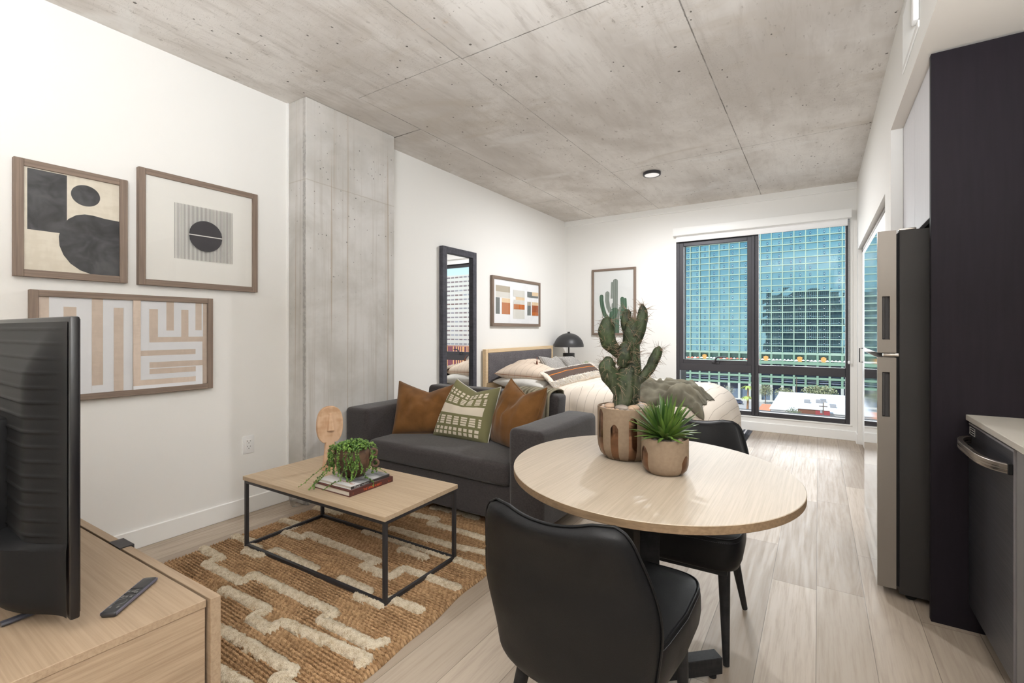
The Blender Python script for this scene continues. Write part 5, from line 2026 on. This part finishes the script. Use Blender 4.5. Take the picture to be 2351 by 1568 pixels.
allp += limb([(-.02, .33, -.02), (-.012, .365, -.025), (-.006, .40, -.02), (-.002, .42, -.015)], [.022, .028, .026, .008], .6)
sp_ = MB()
rr = random.Random(21)
for k in range(520):
    q, r_ = rr.choice(allp)
    if q.z < BP[2] + .19:
        continue
    d_ = Vector((rr.gauss(0, 1), rr.gauss(0, 1), rr.gauss(0, .7)))
    d_.normalize()
    side = Vector((d_.x, d_.y, d_.z * .3)).normalized()
    s0_ = q + side * r_ * .8
    for n_s in range(rr.choice((1, 2, 3))):
        dd = (d_ + Vector((rr.gauss(0, .35), rr.gauss(0, .35), rr.gauss(0, .35)))).normalized()
        L = rr.uniform(.016, .046)
        mid_ = s0_ + dd * L * .5 + Vector((0, 0, .001))
        sp_.tube([s0_, mid_, s0_ + dd * L], [.0007, .0005, .0002], 4)
o = sp_.build('spines', plain('spine_tan', 128, 108, 90, .6), cp, smooth=0, fix=False)
o['kind'] = 'stuff'

SP = (-.418, 1.553, .740)
sc_ = thing('potted_succulent', 'small spiky green succulent in a brown stoneware pot on the dining table', 'plant', SP)
r0 = .0735
prof = [(.0, .0), (.052, .0), (.058, .003), (.068, .014), (.0725, .030), (r0, .050), (r0, .112), (.072, .114), (.0695, .114), (.068, .110), (.067, .100), (.0, .100)]
MB().lathe(prof, SP, 64).build('pot', luster_pot('copper_dab_stoneware', .112, 3, 9.0, .208, .50, .13, .02), sc_, smooth=50)
pebbles(sc_, SP, .060, SP[2] + .101, 130, 6, 0)
m = Mat('succulent_leaf', rgb(92, 128, 56), .4, spec=.45)
p = m.obj()
n_ = m.noise(m.vec(p[0] * 20, p[1] * 20, p[2] * 6), 1.0, 2)
c = m.mix(n_.ss(.3, .7), rgb(48, 80, 32), rgb(102, 128, 56))
m.set('Base Color', c)
m.b.inputs['Subsurface Weight'].default_value = .0
rr = random.Random(12)
n_leaf = 92
for k in range(n_leaf):
    ring_ = k / n_leaf
    a = k * 2.39996 + rr.uniform(-.2, .2)
    tilt = R(8 + 84 * ring_ ** 1.1 + rr.uniform(-7, 7))
    L = (.150 - .045 * ring_) * rr.uniform(.82, 1.08)
    wd = rr.uniform(.0075, .0105)
    base_ = Vector((SP[0], SP[1], SP[2] + .108)) + Vector((math.cos(a), math.sin(a), 0)) * .012
    out = Vector((math.cos(a), math.sin(a), 0))
    side = Vector((-math.sin(a), math.cos(a), 0))
    v, f = [], []
    ns = 7
    for i in range(ns + 1):
        t_ = i / ns
        bend = tilt * (.75 + .35 * t_)
        if i == 0:
            q = base_.copy()
        else:
            q = q + (out * math.sin(bend) + Vector((0, 0, 1)) * math.cos(bend)) * (L / ns)
        if q.z < SP[2] + .117 and (Vector((q.x, q.y, 0)) - Vector((SP[0], SP[1], 0))).length > .05:
            q.z = SP[2] + .117
        nn_ = (out * math.cos(bend) - Vector((0, 0, 1)) * math.sin(bend))
        w_ = wd * (.55 + 1.3 * t_ - 1.85 * t_ * t_ + .02) if t_ < 1 else .0004
        w_ = max(w_, .0005)
        v += [tuple(q - side * w_ - nn_ * w_ * .30), tuple(q + nn_ * w_ * .35), tuple(q + side * w_ - nn_ * w_ * .30), tuple(q - nn_ * w_ * .55)]
    for i in range(ns):
        for j in range(4):
            f.append((i * 4 + j, i * 4 + (j + 1) % 4, (i + 1) * 4 + (j + 1) % 4, (i + 1) * 4 + j))
    f.append((0, 3, 2, 1))
    f.append(tuple(ns * 4 + j for j in range(4)))
    MB().add(v, f).build('leaf', m.mat, sc_, smooth=50)

# ------------------------------------------------------------------ fridge
fr_ = thing('refrigerator', 'two door steel and charcoal refrigerator standing in the right wall recess', 'refrigerator', (.62, 3.03, 0))
FY0, FY1 = 2.684, 3.385
MB().box(.300, FY0 + .002, .030, .98, FY1 - .002, 1.643, bev=.006).build('cabinet_body', M['fridgeside'], fr_)
MB().box(.291, FY0 + .012, .06, .301, FY1 - .012, 1.63).build('door_gasket', M['gap'], fr_)
def fdoor(z0, z1, s0, s1, nm):
    x0, x1 = .222, .290
    hx0, hx1, hd = .2405, .2675, .022
    mb = MB()
    mb.box(x0 + .0015, FY0, z0, hx0, FY1, z1).box(hx1, FY0, z0, x1, FY1, z1)
    mb.box(hx0, FY0, z0, hx1, FY1, s0).box(hx0, FY0, s1, hx1, FY1, z1)
    mb.box(hx0, FY0 + hd, s0, hx1, FY1, s1)
    d_ = mb.build('fridge_door', M['doorside'], fr_, smooth=0)
    MB().box(x0, FY0 + .0005, z0 + .001, x0 + .0016, FY1 - .0005, z1 - .001).build('door_skin', M['fridgefront'], d_, smooth=0)
    MB().box(hx0 + .001, FY0 + .006, s0 + .002, hx0 + .011, FY0 + hd + .001, s1 - .002, bev=.002, seg=1).box(hx0 + .0005, FY0 + hd - .004, s0 + .001, hx1 - .0005, FY0 + hd + .001, s1 - .001).build('grip_recess', plain('recess_dark', 58, 56, 56, .6), d_)
fdoor(1.099, 1.644, 1.158, 1.352, 'u')
fdoor(.050, 1.078, .812, 1.012, 'l')
MB().box(.245, FY0 + .01, 1.080, .31, FY0 + .05, 1.097, bev=.004).build('hinge', M['steel'], fr_)
MB().box(.30, FY0 + .01, 1.643, .36, FY0 + .05, 1.652, bev=.003).build('hinge', M['steel'], fr_)
for y in (FY0 + .06, FY1 - .06):
    b = MB().tube([(.345, y - .02, .022), (.345, y + .02, .022)], .022, 18)
    b.build('roller', M['rubber'], fr_)
    MB().tube([(.90, y - .02, .022), (.90, y + .02, .022)], .022, 18).build('roller', M['rubber'], fr_)

# cabinet over the fridge
cb_ = thing('overhead_cabinet', 'pale grey two door cabinet above the refrigerator', 'cabinet', (.7, 3.03, 1.685))
MB().box(.424, 2.604, 1.70, 1.10, 3.452, 2.342).build('cabinet_body', plain('cab_dark', 40, 38, 40, .7), cb_, smooth=0)
for y0, y1 in ((2.606, 3.058), (3.062, 3.4515)):
    MB().box(.402, y0, 1.685, .422, y1, 2.343, bev=.001, seg=1).build('door', M['cabinet'], cb_)
# tall charcoal end panel
o = MB().box(.389, 2.569, .0, XK - .001, 2.601, 2.338, bev=.001, seg=1).build('end_panel', M['panel'], loc=(.75, 2.585, 0))
o.name = 'tall_panel'
tag(o, 'tall charcoal side panel between the refrigerator and the dishwasher', 'panel')

# worktop, dishwasher, base cabinet
o = MB().box(.494, .1, .8415, XK - .001, 2.5685, .8635, bev=.0015, seg=1).build('worktop', M['quartz'], loc=(.8, 1.3, .8415))
tag(o, 'pale stone worktop running from the tall charcoal panel', 'worktop')
dw = thing('dishwasher', 'dark steel dishwasher with bowed bar handle under the pale worktop', 'dishwasher', (.8, 2.3, 0))
DY0, DY1 = 2.045, 2.562
MB().box(.524, DY0 + .004, .10, 1.08, DY1 - .002, .835).build('tub', plain('tub_dark', 30, 29, 31, .7), dw, smooth=0)
b = MB().box(.502, DY0 + .0015, .109, .523, DY1, .826, bev=.0015, seg=1)
dd = b.build('dishwasher_door', M['darksteel'], dw)
MB().box(.5015, DY0 + .0015, .8265, .523, DY1, .8325).box(.5008, DY0, .109, .5235, DY0 + .0022, .832).build('edge_strip', plain('satin_edge', 150, 146, 148, .5, .3), dd, smooth=0)
b = MB()
pts = []
for k in range(25):
    t_ = k / 24
    y = 2.535 - .475 * t_
    out = .052 * (1 - (2 * t_ - 1) ** 4) ** .8
    pts.append((.500 - out, y, .770))
v = []
for i, (x, y, z) in enumerate(pts):
    a, c2 = pts[max(i - 1, 0)], pts[min(i + 1, 24)]
    t_ = Vector((c2[0] - a[0], c2[1] - a[1], 0)).normalized()
    nx = Vector((t_.y, -t_.x, 0))
    for s_, q in ((-.008, -.015), (.008, -.015), (.008, .015), (-.008, .015)):
        v.append((x + nx.x * s_, y + nx.y * s_, z + q))
f = []
for i in range(24):
    for k in range(4):
        f.append((i * 4 + k, i * 4 + (k + 1) % 4, (i + 1) * 4 + (k + 1) % 4, (i + 1) * 4 + k))
f += [(3, 2, 1, 0), (96, 97, 98, 99)]
b.add(v, f)
b.build('bar_handle', M['steel'], dd, smooth=40, mods=[('BEVEL', dict(width=.002, segments=2, limit_method='ANGLE', angle_limit=R(50)))])
MB().box(.4905, DY0 + .010, .753, .5025, DY0 + .026, .787, bev=.002, seg=1).build('handle_end', M['gap'], dd)
vm = plain('vent_white', 196, 194, 190, .5)
b = MB()
for z in (.792, .801, .810, .819):
    b.box(.5010, 2.475, z - .0011, .5022, 2.548, z + .0011)
b.box(.5010, 2.475, .791, .5022, 2.478, .820).box(.5010, 2.545, .791, .5022, 2.548, .820)
b.build('vent_mark', vm, dd, smooth=0)
bc = thing('base_cabinet', 'grey base cabinet beside the dishwasher at the right edge of the photo', 'cabinet', (.8, 1.2, 0))
MB().box(.523, .1, .10, 1.10, DY0 - .004, .8405).build('cabinet_body', plain('cab_dark', 40, 38, 40, .7), bc, smooth=0)
for y0, y1 in ((1.42, DY0 - .018), (.80, 1.417), (.1, .797)):
    MB().box(.503, y0, .10, .522, y1, .836, bev=.001, seg=1).build('door', plain('grey_base_laminate', 120, 117, 117, .5), bc)
MB().box(.57, .1, 0, .60, 2.56, .10).build('toe_kick', M['gap'], bc, smooth=0)

# ------------------------------------------------------------------ the world beyond the window
GZ = -30.3
EYE = 1.2
FD = 240.0
def at(x, y, px):
    return x
o = MB().box(-260, 7.5, GZ - .5, 330, 330, GZ).build('ground', plain('pale_asphalt', 190, 186, 178, .9), smooth=0)
o['kind'] = 'structure'
o = MB().box(-260, 196, GZ, 330, 232, GZ + .05).build('road', plain('road_grey', 176, 173, 170, .9), smooth=0)
o['kind'] = 'structure'
o = MB().box(-260, 232, GZ, 330, 239.5, GZ + .15).box(-260, 192.5, GZ, 330, 196, GZ + .15).build('sidewalk', plain('sidewalk_pale', 200, 197, 190, .9), smooth=0)
o['kind'] = 'structure'
b = MB()
for k in range(60):
    b.box(-200 + k * 8, 213.8, GZ + .05, -196.5 + k * 8, 214.1, GZ + .06)
o = b.build('road_markings', plain('road_paint', 190, 188, 180, .9), smooth=0)
o['kind'] = 'structure'
# the tower this flat belongs to, seen mirrored in the glass across the street
b = MB()
for q in ((-41, 6.46, GZ, WX0 - .01, 6.9, 35), (WX1 + .01, 6.46, GZ, 17, 6.9, 35), (WX0 - .01, 6.46, GZ, WX1 + .01, 6.9, WZ0 - .01), (WX0 - .01, 6.46, WZ1 + .01, WX1 + .01, 6.9, 35)):
    b.box(*q)
m = Mat('own_tower_facade', rgb(54, 58, 58), .8)
p = m.pos()
gx, gz = (p[0] / 3.2).fr(), (p[2] / 3.0).fr()
m.set('Base Color', m.mix(((gx - .5).ab() < .36) * ((gz - .5).ab() < .34), rgb(66, 70, 68), rgb(22, 28, 30)))
o = b.build('wall_exterior', m.mat, smooth=0)
o['kind'] = 'structure'

# green glass tower across the street
BAY, FLR = .01806 * FD, .01243 * FD
fx0 = -.218 * FD
K0, K1 = -4, 19
fz0 = EYE - .0415 * FD       # first residential floor line
NF = 20
tg = thing('office_tower', 'mint green gridded glass tower filling the window view across the street', 'building', (fx0 + 8 * BAY, FD + 8, GZ))
mint = plain('mint_frame', 160, 182, 164, .7)
mint2 = plain('mint_frame_deep', 130, 160, 138, .7)
X_0, X_1 = fx0 + K0 * BAY, fx0 + K1 * BAY
ZT = fz0 + NF * FLR
MB().box(X_0, FD + 2.2, GZ, X_1, FD + 16, ZT).build('core', plain('core_dark', 40, 48, 52, .8), tg, smooth=0)
for n_ in range(NF + 1):
    z = fz0 + n_ * FLR
    MB().box(X_0, FD - .25, z - .19, X_1, FD + 1.6, z + .19).build('floor_band', mint, tg, smooth=0)
for k in range(K0, K1 + 1):
    x = fx0 + k * BAY
    MB().box(x - .19, FD - .22, fz0, x + .19, FD + 1.5, ZT).build('pier', mint, tg, smooth=0)
    MB().box(x - .40, FD - .3, GZ, x + .40, FD + .6, fz0 + .2).build('pier', mint2 if True else mint, tg, smooth=0)
# glazing
m = Mat('tower_glass', rgb(120, 176, 190), .03, .92)
p = m.pos()
bx_k = ((p[0] - fx0) / BAY)
bz_k = ((p[2] - fz0) / FLR)
ix, iz = bx_k.fl(), bz_k.fl()
ux, uz = bx_k.fr(), bz_k.fr()
r1 = m.white(m.vec(ix, iz, 2.0))
r2 = m.white(m.vec(ix, 1.0, 7.0))
mull = (((ux * 6.0).fr() - .5).ab() > .44).mx((uz - .30).ab() < .025)
door = ((ux - (r2 * .45 + .32)).ab() < .085) * (uz < .62) * (uz > .16)
dot = ((ux - (r2 * .45 + .32)).ab() < .022) * ((uz - .44).ab() < .045) * (r1 > .18)
blank = ((ix - 5.0).ab() < 1.2)
mull = mull * (r1 * .7 + .3)
c = m.mix(m.noise(m.vec(ix * .7, iz * .9, 0), 1.0, 2).ss(.3, .7), rgb(122, 164, 178), rgb(150, 186, 194))
c = m.mix(mull * .30, c, rgb(196, 222, 216))
c = m.mix(door * (r1 > .25) * .55, c, rgb(52, 92, 128))
c = m.mix(dot, c, rgb(244, 250, 250))
m.set('Base Color', c)
m.set('Metallic', (dot * (-.9) + .9) )
m.set('Roughness', (mull * .35 + .02))
tglass = m.mat
rest = MB()
cells = []
for n_ in range(NF):
    for k in range(K0, K1):
        xc = fx0 + (k + .5) * BAY
        zc = fz0 + (n_ + .5) * FLR
        cells.append((abs(xc / FD + .09) * 2 + abs((zc - EYE) / FD - .06), k, n_))
cells.sort()
for i, (_, k, n_) in enumerate(cells):
    x0, x1 = fx0 + k * BAY + .19, fx0 + (k + 1) * BAY - .19
    z0, z1 = fz0 + n_ * FLR + .19, fz0 + (n_ + 1) * FLR - .19
    y = FD + .55
    # each pane sits a touch out of true, as curtain walling does
    t0, t1 = [random.uniform(-.012, .012) for _ in range(2)]
    q = [(x0, y + t0, z0), (x1, y - t0, z0 + 0), (x1, y - t1, z1), (x0, y + t1, z1)]
    mb = MB() if i < 100 else rest
    mb.add(q + [(a, c2 + .08, d_) for a, c2, d_ in q], [(0, 1, 2, 3), (7, 6, 5, 4), (0, 4, 5, 1), (1, 5, 6, 2), (2, 6, 7, 3), (3, 7, 4, 0)])
    if i < 100:
        mb.build('window', tglass, tg, smooth=0)
o = rest.build('other_windows', tglass, tg, smooth=0)
o['kind'] = 'stuff'
# terrace level and parking levels below
zt = EYE - .0595 * FD
MB().box(X_0, FD - .35, fz0 - .75, X_1, FD + 1.4, fz0 - .15).build('terrace_lintel', mint, tg, smooth=0)
MB().box(X_0, FD - .5, zt - .75, X_1, FD + 3, zt + .55).build('terrace_parapet', mint2, tg, smooth=0)
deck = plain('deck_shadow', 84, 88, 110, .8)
lz = [zt - .75, EYE - .0735 * FD, EYE - .0868 * FD, EYE - .1002 * FD]
for z in lz[1:]:
    MB().box(X_0, FD - .35, z - .42, X_1, FD + 1.2, z + .42).build('parking_band', mint2, tg, smooth=0)
rl_ = plain('parking_rail', 178, 186, 210, .6)
for a, c2 in zip(lz[1:], lz[:-1]):
    for q in (.42, .68):
        z = a + (c2 - a) * q
        MB().box(X_0, FD + .3, z - .09, X_1, FD + .4, z + .09).build('parking_rail', rl_, tg, smooth=0)
MB().box(X_0, FD + 1.5, GZ, X_1, FD + 2.2, zt - .8).build('parking_back', deck, tg, smooth=0)
MB().box(X_0, FD + 1.0, GZ, X_1, FD + 1.5, GZ + 4.4).build('shop_front', plain('shop_glass', 120, 138, 158, .2, .4), tg, smooth=0)
for k in range(K0, K1 + 1):
    x = fx0 + k * BAY
    MB().box(x - .5, FD - .6, GZ, x + .5, FD + .4, EYE - .1002 * FD - .4).build('street_pier', plain('pale_pier', 190, 194, 188, .8), tg, smooth=0)
# yellow sign strips on the upper parking level
ys_ = plain('yellow_sign', 230, 214, 70, .6)
for k in (8, 9, 11):
    x = fx0 + (k + .5) * BAY
    MB().box(x - 1.5, FD - .1, lz[0] - 1.5, x + 1.5, FD + .1, lz[0] - 1.1).build('sign_strip', ys_, tg, smooth=0)
MB().box(X_0, FD + 1.6, zt - .5, X_1, FD + 1.9, fz0).build('terrace_glazing', plain('terrace_glass', 120, 150, 138, .3, .2), tg, smooth=0)
# things on the terrace
rr = random.Random(4)
wc, oc_, pc_ = plain('white_canvas', 236, 236, 236, .8), plain('orange_canvas', 226, 166, 96, .8), plain('coral_canvas', 226, 128, 104, .8)
kinds = [(-1, 'c'), (0, 'c'), (1, 'o'), (2, 'w'), (3, 'c'), (4, 'c'), (5, 'c'), (6, 'c'), (7, 'o'), (8, 'w'), (9, 'w'), (10, 'o'), (11, 'w'), (12, 'o'), (13, 'w'), (14, 'w')]
ordinal = {8: 'first bay', 9: 'second bay', 11: 'fourth bay', 13: 'sixth bay', 14: 'seventh bay'}
for k, kd in kinds:
    x = fx0 + (k + .5) * BAY
    zb = zt + .1
    if kd == 'o':
        t = thing('cabana', 'orange cabana on the mint tower terrace' if k != 1 else 'orange cabana on the mint tower terrace in the left pane', 'cabana', (x, FD + .2, zb), 'orange cabanas on the terrace')
        MB().box(x - .95, FD - .1, zb, x + .95, FD + 1.0, zb + 2.3).build('curtain', oc_, t, smooth=0)
        MB().add([(x - 1.05, FD - .2, zb + 2.3), (x + 1.05, FD - .2, zb + 2.3), (x + 1.05, FD + 1.1, zb + 2.3), (x - 1.05, FD + 1.1, zb + 2.3), (x, FD + .45, zb + 2.75)],
                 [(3, 2, 1, 0), (0, 1, 4), (1, 2, 4), (2, 3, 4), (3, 0, 4)]).build('roof', oc_, t, smooth=0)
    for j in range(3):
        if kd == 'o' and j == 1:
            continue
        xx = x + (j - 1) * 1.35
        cc = pc_ if (kd == 'c' and j != 1) else wc
        t = thing('parasol', ('coral' if cc is pc_ else 'white') + ' parasol on the terrace of the mint green tower', 'parasol', (xx, FD, zb), ('coral' if cc is pc_ else 'white') + ' parasols on the terrace')
        MB().lathe([(.05, 0), (.05, 1.3)], (xx, FD + .1, zb - .2), 6).build('pole', wc, t)
        MB().lathe([(.82, .75 + rr.uniform(-.15, .15)), (.80, .9), (.05, 1.45), (.0, 1.46)], (xx, FD + .1, zb), 10).build('canopy', cc, t, smooth=0)

# trees along the far kerb
def blob_tree(name, label, x, y, h, r, col, seed, group=None, bare=False):
    t = thing(name, label, 'tree', (x, y, GZ), group)
    rr = random.Random(seed)
    b = MB()
    b.tube([(x, y, GZ), (x + .1, y, GZ + h * .35), (x - .1, y, GZ + h * .6)], [.22, .17, .10], 7)
    for k in range(7):
        a = rr.uniform(0, 2 * PI)
        b.tube([(x, y, GZ + h * rr.uniform(.3, .5)), (x + math.cos(a) * r * .45, y + math.sin(a) * r * .4, GZ + h * .68), (x + math.cos(a) * r * .8, y + math.sin(a) * r * .6, GZ + h * rr.uniform(.72, .92))], [.10, .07, .03], 5)
    b.build('trunk', plain('bark_grey', 120, 108, 96, .9), t)
    mb = MB()
    n_ = 500 if bare else 1100
    for k in range(n_):
        a, e_ = rr.uniform(0, 2 * PI), math.acos(rr.uniform(-1, 1))
        q = rr.random() ** .45
        c_ = (x + r * q * math.sin(e_) * math.cos(a), y + r * .8 * q * math.sin(e_) * math.sin(a), GZ + h * .70 + h * .33 * q * math.cos(e_))
        s_ = r * rr.uniform(.025, .065)
        d1 = Vector((rr.gauss(0, 1), rr.gauss(0, 1), rr.gauss(0, 1))).normalized() * s_
        d2 = d1.cross(Vector((rr.gauss(0, 1), rr.gauss(0, 1), rr.gauss(0, 1)))).normalized() * s_
        c_ = Vector(c_)
        mb.add([c_ - d1, c_ + d2, c_ + d1, c_ - d2], [(0, 1, 2, 3)])
    o = mb.build('crown', col, t, smooth=0, fix=False)
    o['kind'] = 'stuff'
    return t
sage = plain('sage_leaf', 172, 174, 150, .8)
olive_ = plain('olive_leaf', 156, 160, 124, .8)
darkg = plain('dark_leaf', 118, 132, 100, .8)
yel = plain('yellow_leaf', 190, 178, 96, .8)
def gx(u, y):
    a = (u - 1175.5) / 1082
    s_, c_ = math.sin(R(33.03)), math.cos(R(33.03))
    return (a * c_ - s_) / (a * s_ + c_) * y
for i, (u, h, r, mt, nm) in enumerate(((1605, 6.5, 3.0, yel, 'small yellow green street tree at the left end of the row before the mint tower'), (1638, 7.5, 3.6, sage, 'bare grey street tree left of the window mullion, second from the left'),
                                       (1672, 7.0, 3.0, sage, 'bare grey street tree nearest the left of the window mullion'), (1757, 8.2, 3.2, olive_, 'sage street tree just right of the window mullion'),
                                       (1802, 7.4, 3.8, olive_, 'wide sage street tree behind the white roof'), (1882, 9.0, 6.6, olive_, 'broad olive street tree above the white flat roof'))):
    blob_tree('street_tree', nm, gx(u, 228), 228, h, r, mt, i + 3, 'street trees before the mint tower', mt is sage)
blob_tree('garden_tree', 'yellowing bushy tree in front of the brick building', gx(1776, 162), 162, 6.2, 3.0, yel, 31)
blob_tree('garden_tree', 'dark green bushy tree beside the brick building', gx(1822, 163), 163, 8.4, 2.7, darkg, 32)
# palm
px_, py_ = gx(1717, 200), 200
pl_ = thing('palm_tree', 'tall palm tree with two tufts beside the window mullion', 'tree', (px_, py_, GZ))
MB().tube([(px_ - .2, py_, GZ), (px_, py_, GZ + 4), (px_ + .1, py_, GZ + 9.5)], [.45, .35, .28], 8).build('trunk', plain('palm_bark', 156, 116, 84, .9), pl_)
mb = MB()
rr = random.Random(2)
for zc in (6.0, 10.0):
    for k in range(22):
        a = rr.uniform(0, 2 * PI)
        L = rr.uniform(1.8, 2.8)
        pts = [(px_ + math.cos(a) * L * t_, py_ + math.sin(a) * L * t_, GZ + zc + 1.1 * t_ - 2.3 * t_ * t_ + rr.uniform(-.05, .05)) for t_ in (0, .35, .7, 1)]
        mb.tube(pts, [.12, .34, .30, .04], 4, flat=.25)
mb.build('fronds', plain('palm_green', 168, 184, 98, .7), pl_, smooth=0)

# low white roofed building and the brick shop in front of it
wb = thing('low_building', 'low building with bright white flat roof across the street', 'building', (0, 185, GZ))
y0, y1 = 178, 222
x0, x1 = gx(1790, 222), gx(2010, 222)
zr = EYE - .1165 * 222
MB().box(x0, y0, GZ, x1 + 40, y1, zr - .3).build('walls', plain('pale_stucco', 206, 202, 198, .9), wb, smooth=0)
MB().box(x0 - .3, y0 - .3, zr - .3, x1 + 40, y1, zr).build('roof', plain('white_membrane', 226, 226, 226, .9), wb, smooth=0)
MB().box(x0 - .3, y1 - .6, zr, x1 + 40, y1, zr + .7).build('parapet', plain('white_membrane', 226, 226, 226, .9), wb, smooth=0)
MB().box(gx(1900, 196), 192, zr, gx(1945, 196), 199, zr + 1.4).build('roof_house', plain('white_membrane', 226, 226, 226, .9), wb, smooth=0)
for u, yy in ((1880, 200), (1890, 203), (1912, 190), (1853, 198)):
    MB().box(gx(u, yy) - .9, yy - .8, zr, gx(u, yy) + .9, yy + .8, zr + 1.1, bev=.1, seg=1).build('roof_unit', plain('unit_grey', 150, 150, 152, .6), wb)
bs_ = thing('brick_shop', 'low brick shop with red painted corner in front of the white roofed building', 'building', (0, 170, GZ))
bx0, bx1 = gx(1832, 168), gx(1905, 168)
zs = EYE - .1420 * 168
MB().box(bx0, 168, GZ, bx1, 177.4, zs).build('walls', plain('brick_brown', 120, 78, 62, .9), bs_, smooth=0)
MB().box(bx0 - .2, 167.8, zs, bx1 + .2, 177.6, zs + .35).build('coping', plain('white_membrane', 226, 226, 226, .9), bs_, smooth=0)
rx0 = gx(1872, 168)
MB().box(rx0, 167.85, GZ, bx1 + .05, 168, zs - .2).build('painted_corner', plain('shop_red', 150, 62, 64, .8), bs_, smooth=0)
MB().box(gx(1860, 168), 167.85, GZ + 1.0, gx(1872, 168), 168, zs - 1.4).build('window', plain('shop_dark', 50, 52, 58, .3), bs_, smooth=0)
og = thing('orange_awning', 'orange sloped roof left of the white flat roof', 'awning', (gx(1770, 190), 190, GZ))
ax = gx(1752, 190)
MB().add([(ax - 2.2, 186, GZ + 2.6), (ax + 2.2, 186, GZ + 2.6), (ax + 2.4, 194, GZ + 4.6), (ax - .6, 194, GZ + 4.6), (ax - 2.2, 186, GZ), (ax + 2.2, 186, GZ), (ax + 2.4, 194, GZ), (ax - .6, 194, GZ)],
         [(0, 1, 2, 3), (0, 4, 5, 1), (1, 5, 6, 2), (2, 6, 7, 3), (3, 7, 4, 0)]).build('roof', plain('awning_orange', 206, 142, 110, .8), og, smooth=0)
# poles
for nm, lab, u, y, h in (('utility_pole', 'brown utility pole with transformer in front of the white roof', 1890, 160, 11.0), ('street_lamp', 'grey street lamp post behind the white flat roof', 1829, 233, 11.5)):
    x = gx(u, y)
    t = thing(nm, lab, 'pole', (x, y, GZ))
    MB().tube([(x, y, GZ), (x, y, GZ + h)], [.17, .12], 8).build('pole', plain('pole_brown', 110, 92, 80, .9), t)
    if nm == 'utility_pole':
        MB().box(x - 1.0, y - .08, GZ + h - 1.2, x + 1.0, y + .08, GZ + h - 1.0).build('crossarm', plain('pole_brown', 110, 92, 80, .9), t)
        MB().lathe([(.28, 0), (.28, .9), (0, .95)], (x - .45, y - .2, GZ + h - 3.0), 10).build('transformer', plain('unit_grey', 150, 150, 152, .6), t)
    else:
        MB().tube([(x, y, GZ + h - .2), (x - 1.2, y, GZ + h)], .08, 6).build('lamp_arm', plain('pole_brown', 110, 92, 80, .9), t)

# cars
def car(label, u, y, L, Hc, colr, suv=True):
    x = gx(u, y)
    t = thing('parked_car' if not suv else 'car', label, 'car', (x, y, GZ))
    W_ = 1.85
    pr = [(-.5, .22), (-.5, .55), (-.42, .60), (-.33, .62), (-.22, .95), (.30, 1.0), (.44, .66), (.5, .60), (.5, .22)]
    pts = [(a * L, q * Hc) for a, q in pr]
    MB().prism(pts, lambda a, q, d: (x + a, y + d, GZ + .06 + q), -W_ / 2, W_ / 2).build('body', colr, t, smooth=0, mods=[('BEVEL', dict(width=.08, segments=2))])
    gp = [(-.29, .65), (-.205, .91), (.28, .95), (.385, .67)]
    MB().prism([(a * L, q * Hc) for a, q in gp], lambda a, q, d: (x + a, y + d, GZ + .06 + q), -W_ / 2 - .02, W_ / 2 + .02).build('windows', plain('car_glass', 40, 48, 58, .1), t, smooth=0)
    for a in (-.30, .31):
        for d in (-1, 1):
            MB().tube([(x + a * L, y + d * (W_ / 2 - .12), GZ + .40), (x + a * L, y + d * (W_ / 2 + .04), GZ + .40)], .36, 16).build('wheel', M['rubber'], t)
car('dark blue suv driving on the street left of the palm tree', 1689, 221, 5.4, 1.9, plain('car_navy', 66, 72, 96, .35))
car('silver sedan parked beside the palm tree', 1752, 196, 4.7, 1.5, plain('car_silver', 176, 178, 184, .3, .5), False)
car('orange red car at the bottom of the left lower window pane', 1714, 176, 4.6, 1.5, plain('car_orange', 196, 96, 72, .4), False)
car('white van parked beside the orange sloped roof', 1742, 168, 5.0, 2.0, plain('car_white', 200, 200, 202, .4), False)

# pale hotel block seen in the standing mirror
hb = thing('hotel_block', 'pale hotel block with rows of red brown windows, seen in the standing mirror', 'building', (130, 160, GZ))
m = Mat('hotel_facade', rgb(212, 206, 196), .85)
p = m.pos()
wx, wz = ((p[0] / 2.4).fr() - .5).ab(), ((p[2] / 2.0).fr() - .5).ab()
wm = (wx < .40) * (wz < .17)
m.set('Base Color', m.mix(wm, rgb(206, 200, 190), m.mix(m.white(m.vec((p[0] / 2.4).fl(), (p[2] / 2.3).fl(), 0)), rgb(120, 92, 88), rgb(150, 150, 156))))
MB().box(78, 165, GZ, 205, 190, 26).build('facade', m.mat, hb, smooth=0)
m = Mat('striped_cladding', rgb(110, 50, 60), .8)
p = m.pos()
s_ = m.white(m.vec((p[0] / .55).fl(), 2.0, 0))
m.set('Base Color', m.mix(s_ > .68, m.mix(s_, rgb(92, 40, 58), rgb(134, 58, 66)), rgb(206, 150, 96)))
rb_2 = thing('striped_block', 'low block clad in dark red and tan stripes, seen in the standing mirror', 'building', (120, 150, GZ))
MB().box(70, 150, GZ + 15, 190, 160, -5.5).build('cladding', m.mat, rb_2, smooth=0)
MB().box(70, 149, GZ, 190, 160, GZ + 15).build('green_base', plain('mint_base', 130, 166, 150, .7), rb_2, smooth=0)
for q in range(1, 6):
    MB().box(70, 148.8, GZ + q * 2.5, 190, 149, GZ + q * 2.5 + .35).build('ledge', plain('mint_frame', 160, 182, 164, .7), rb_2, smooth=0)
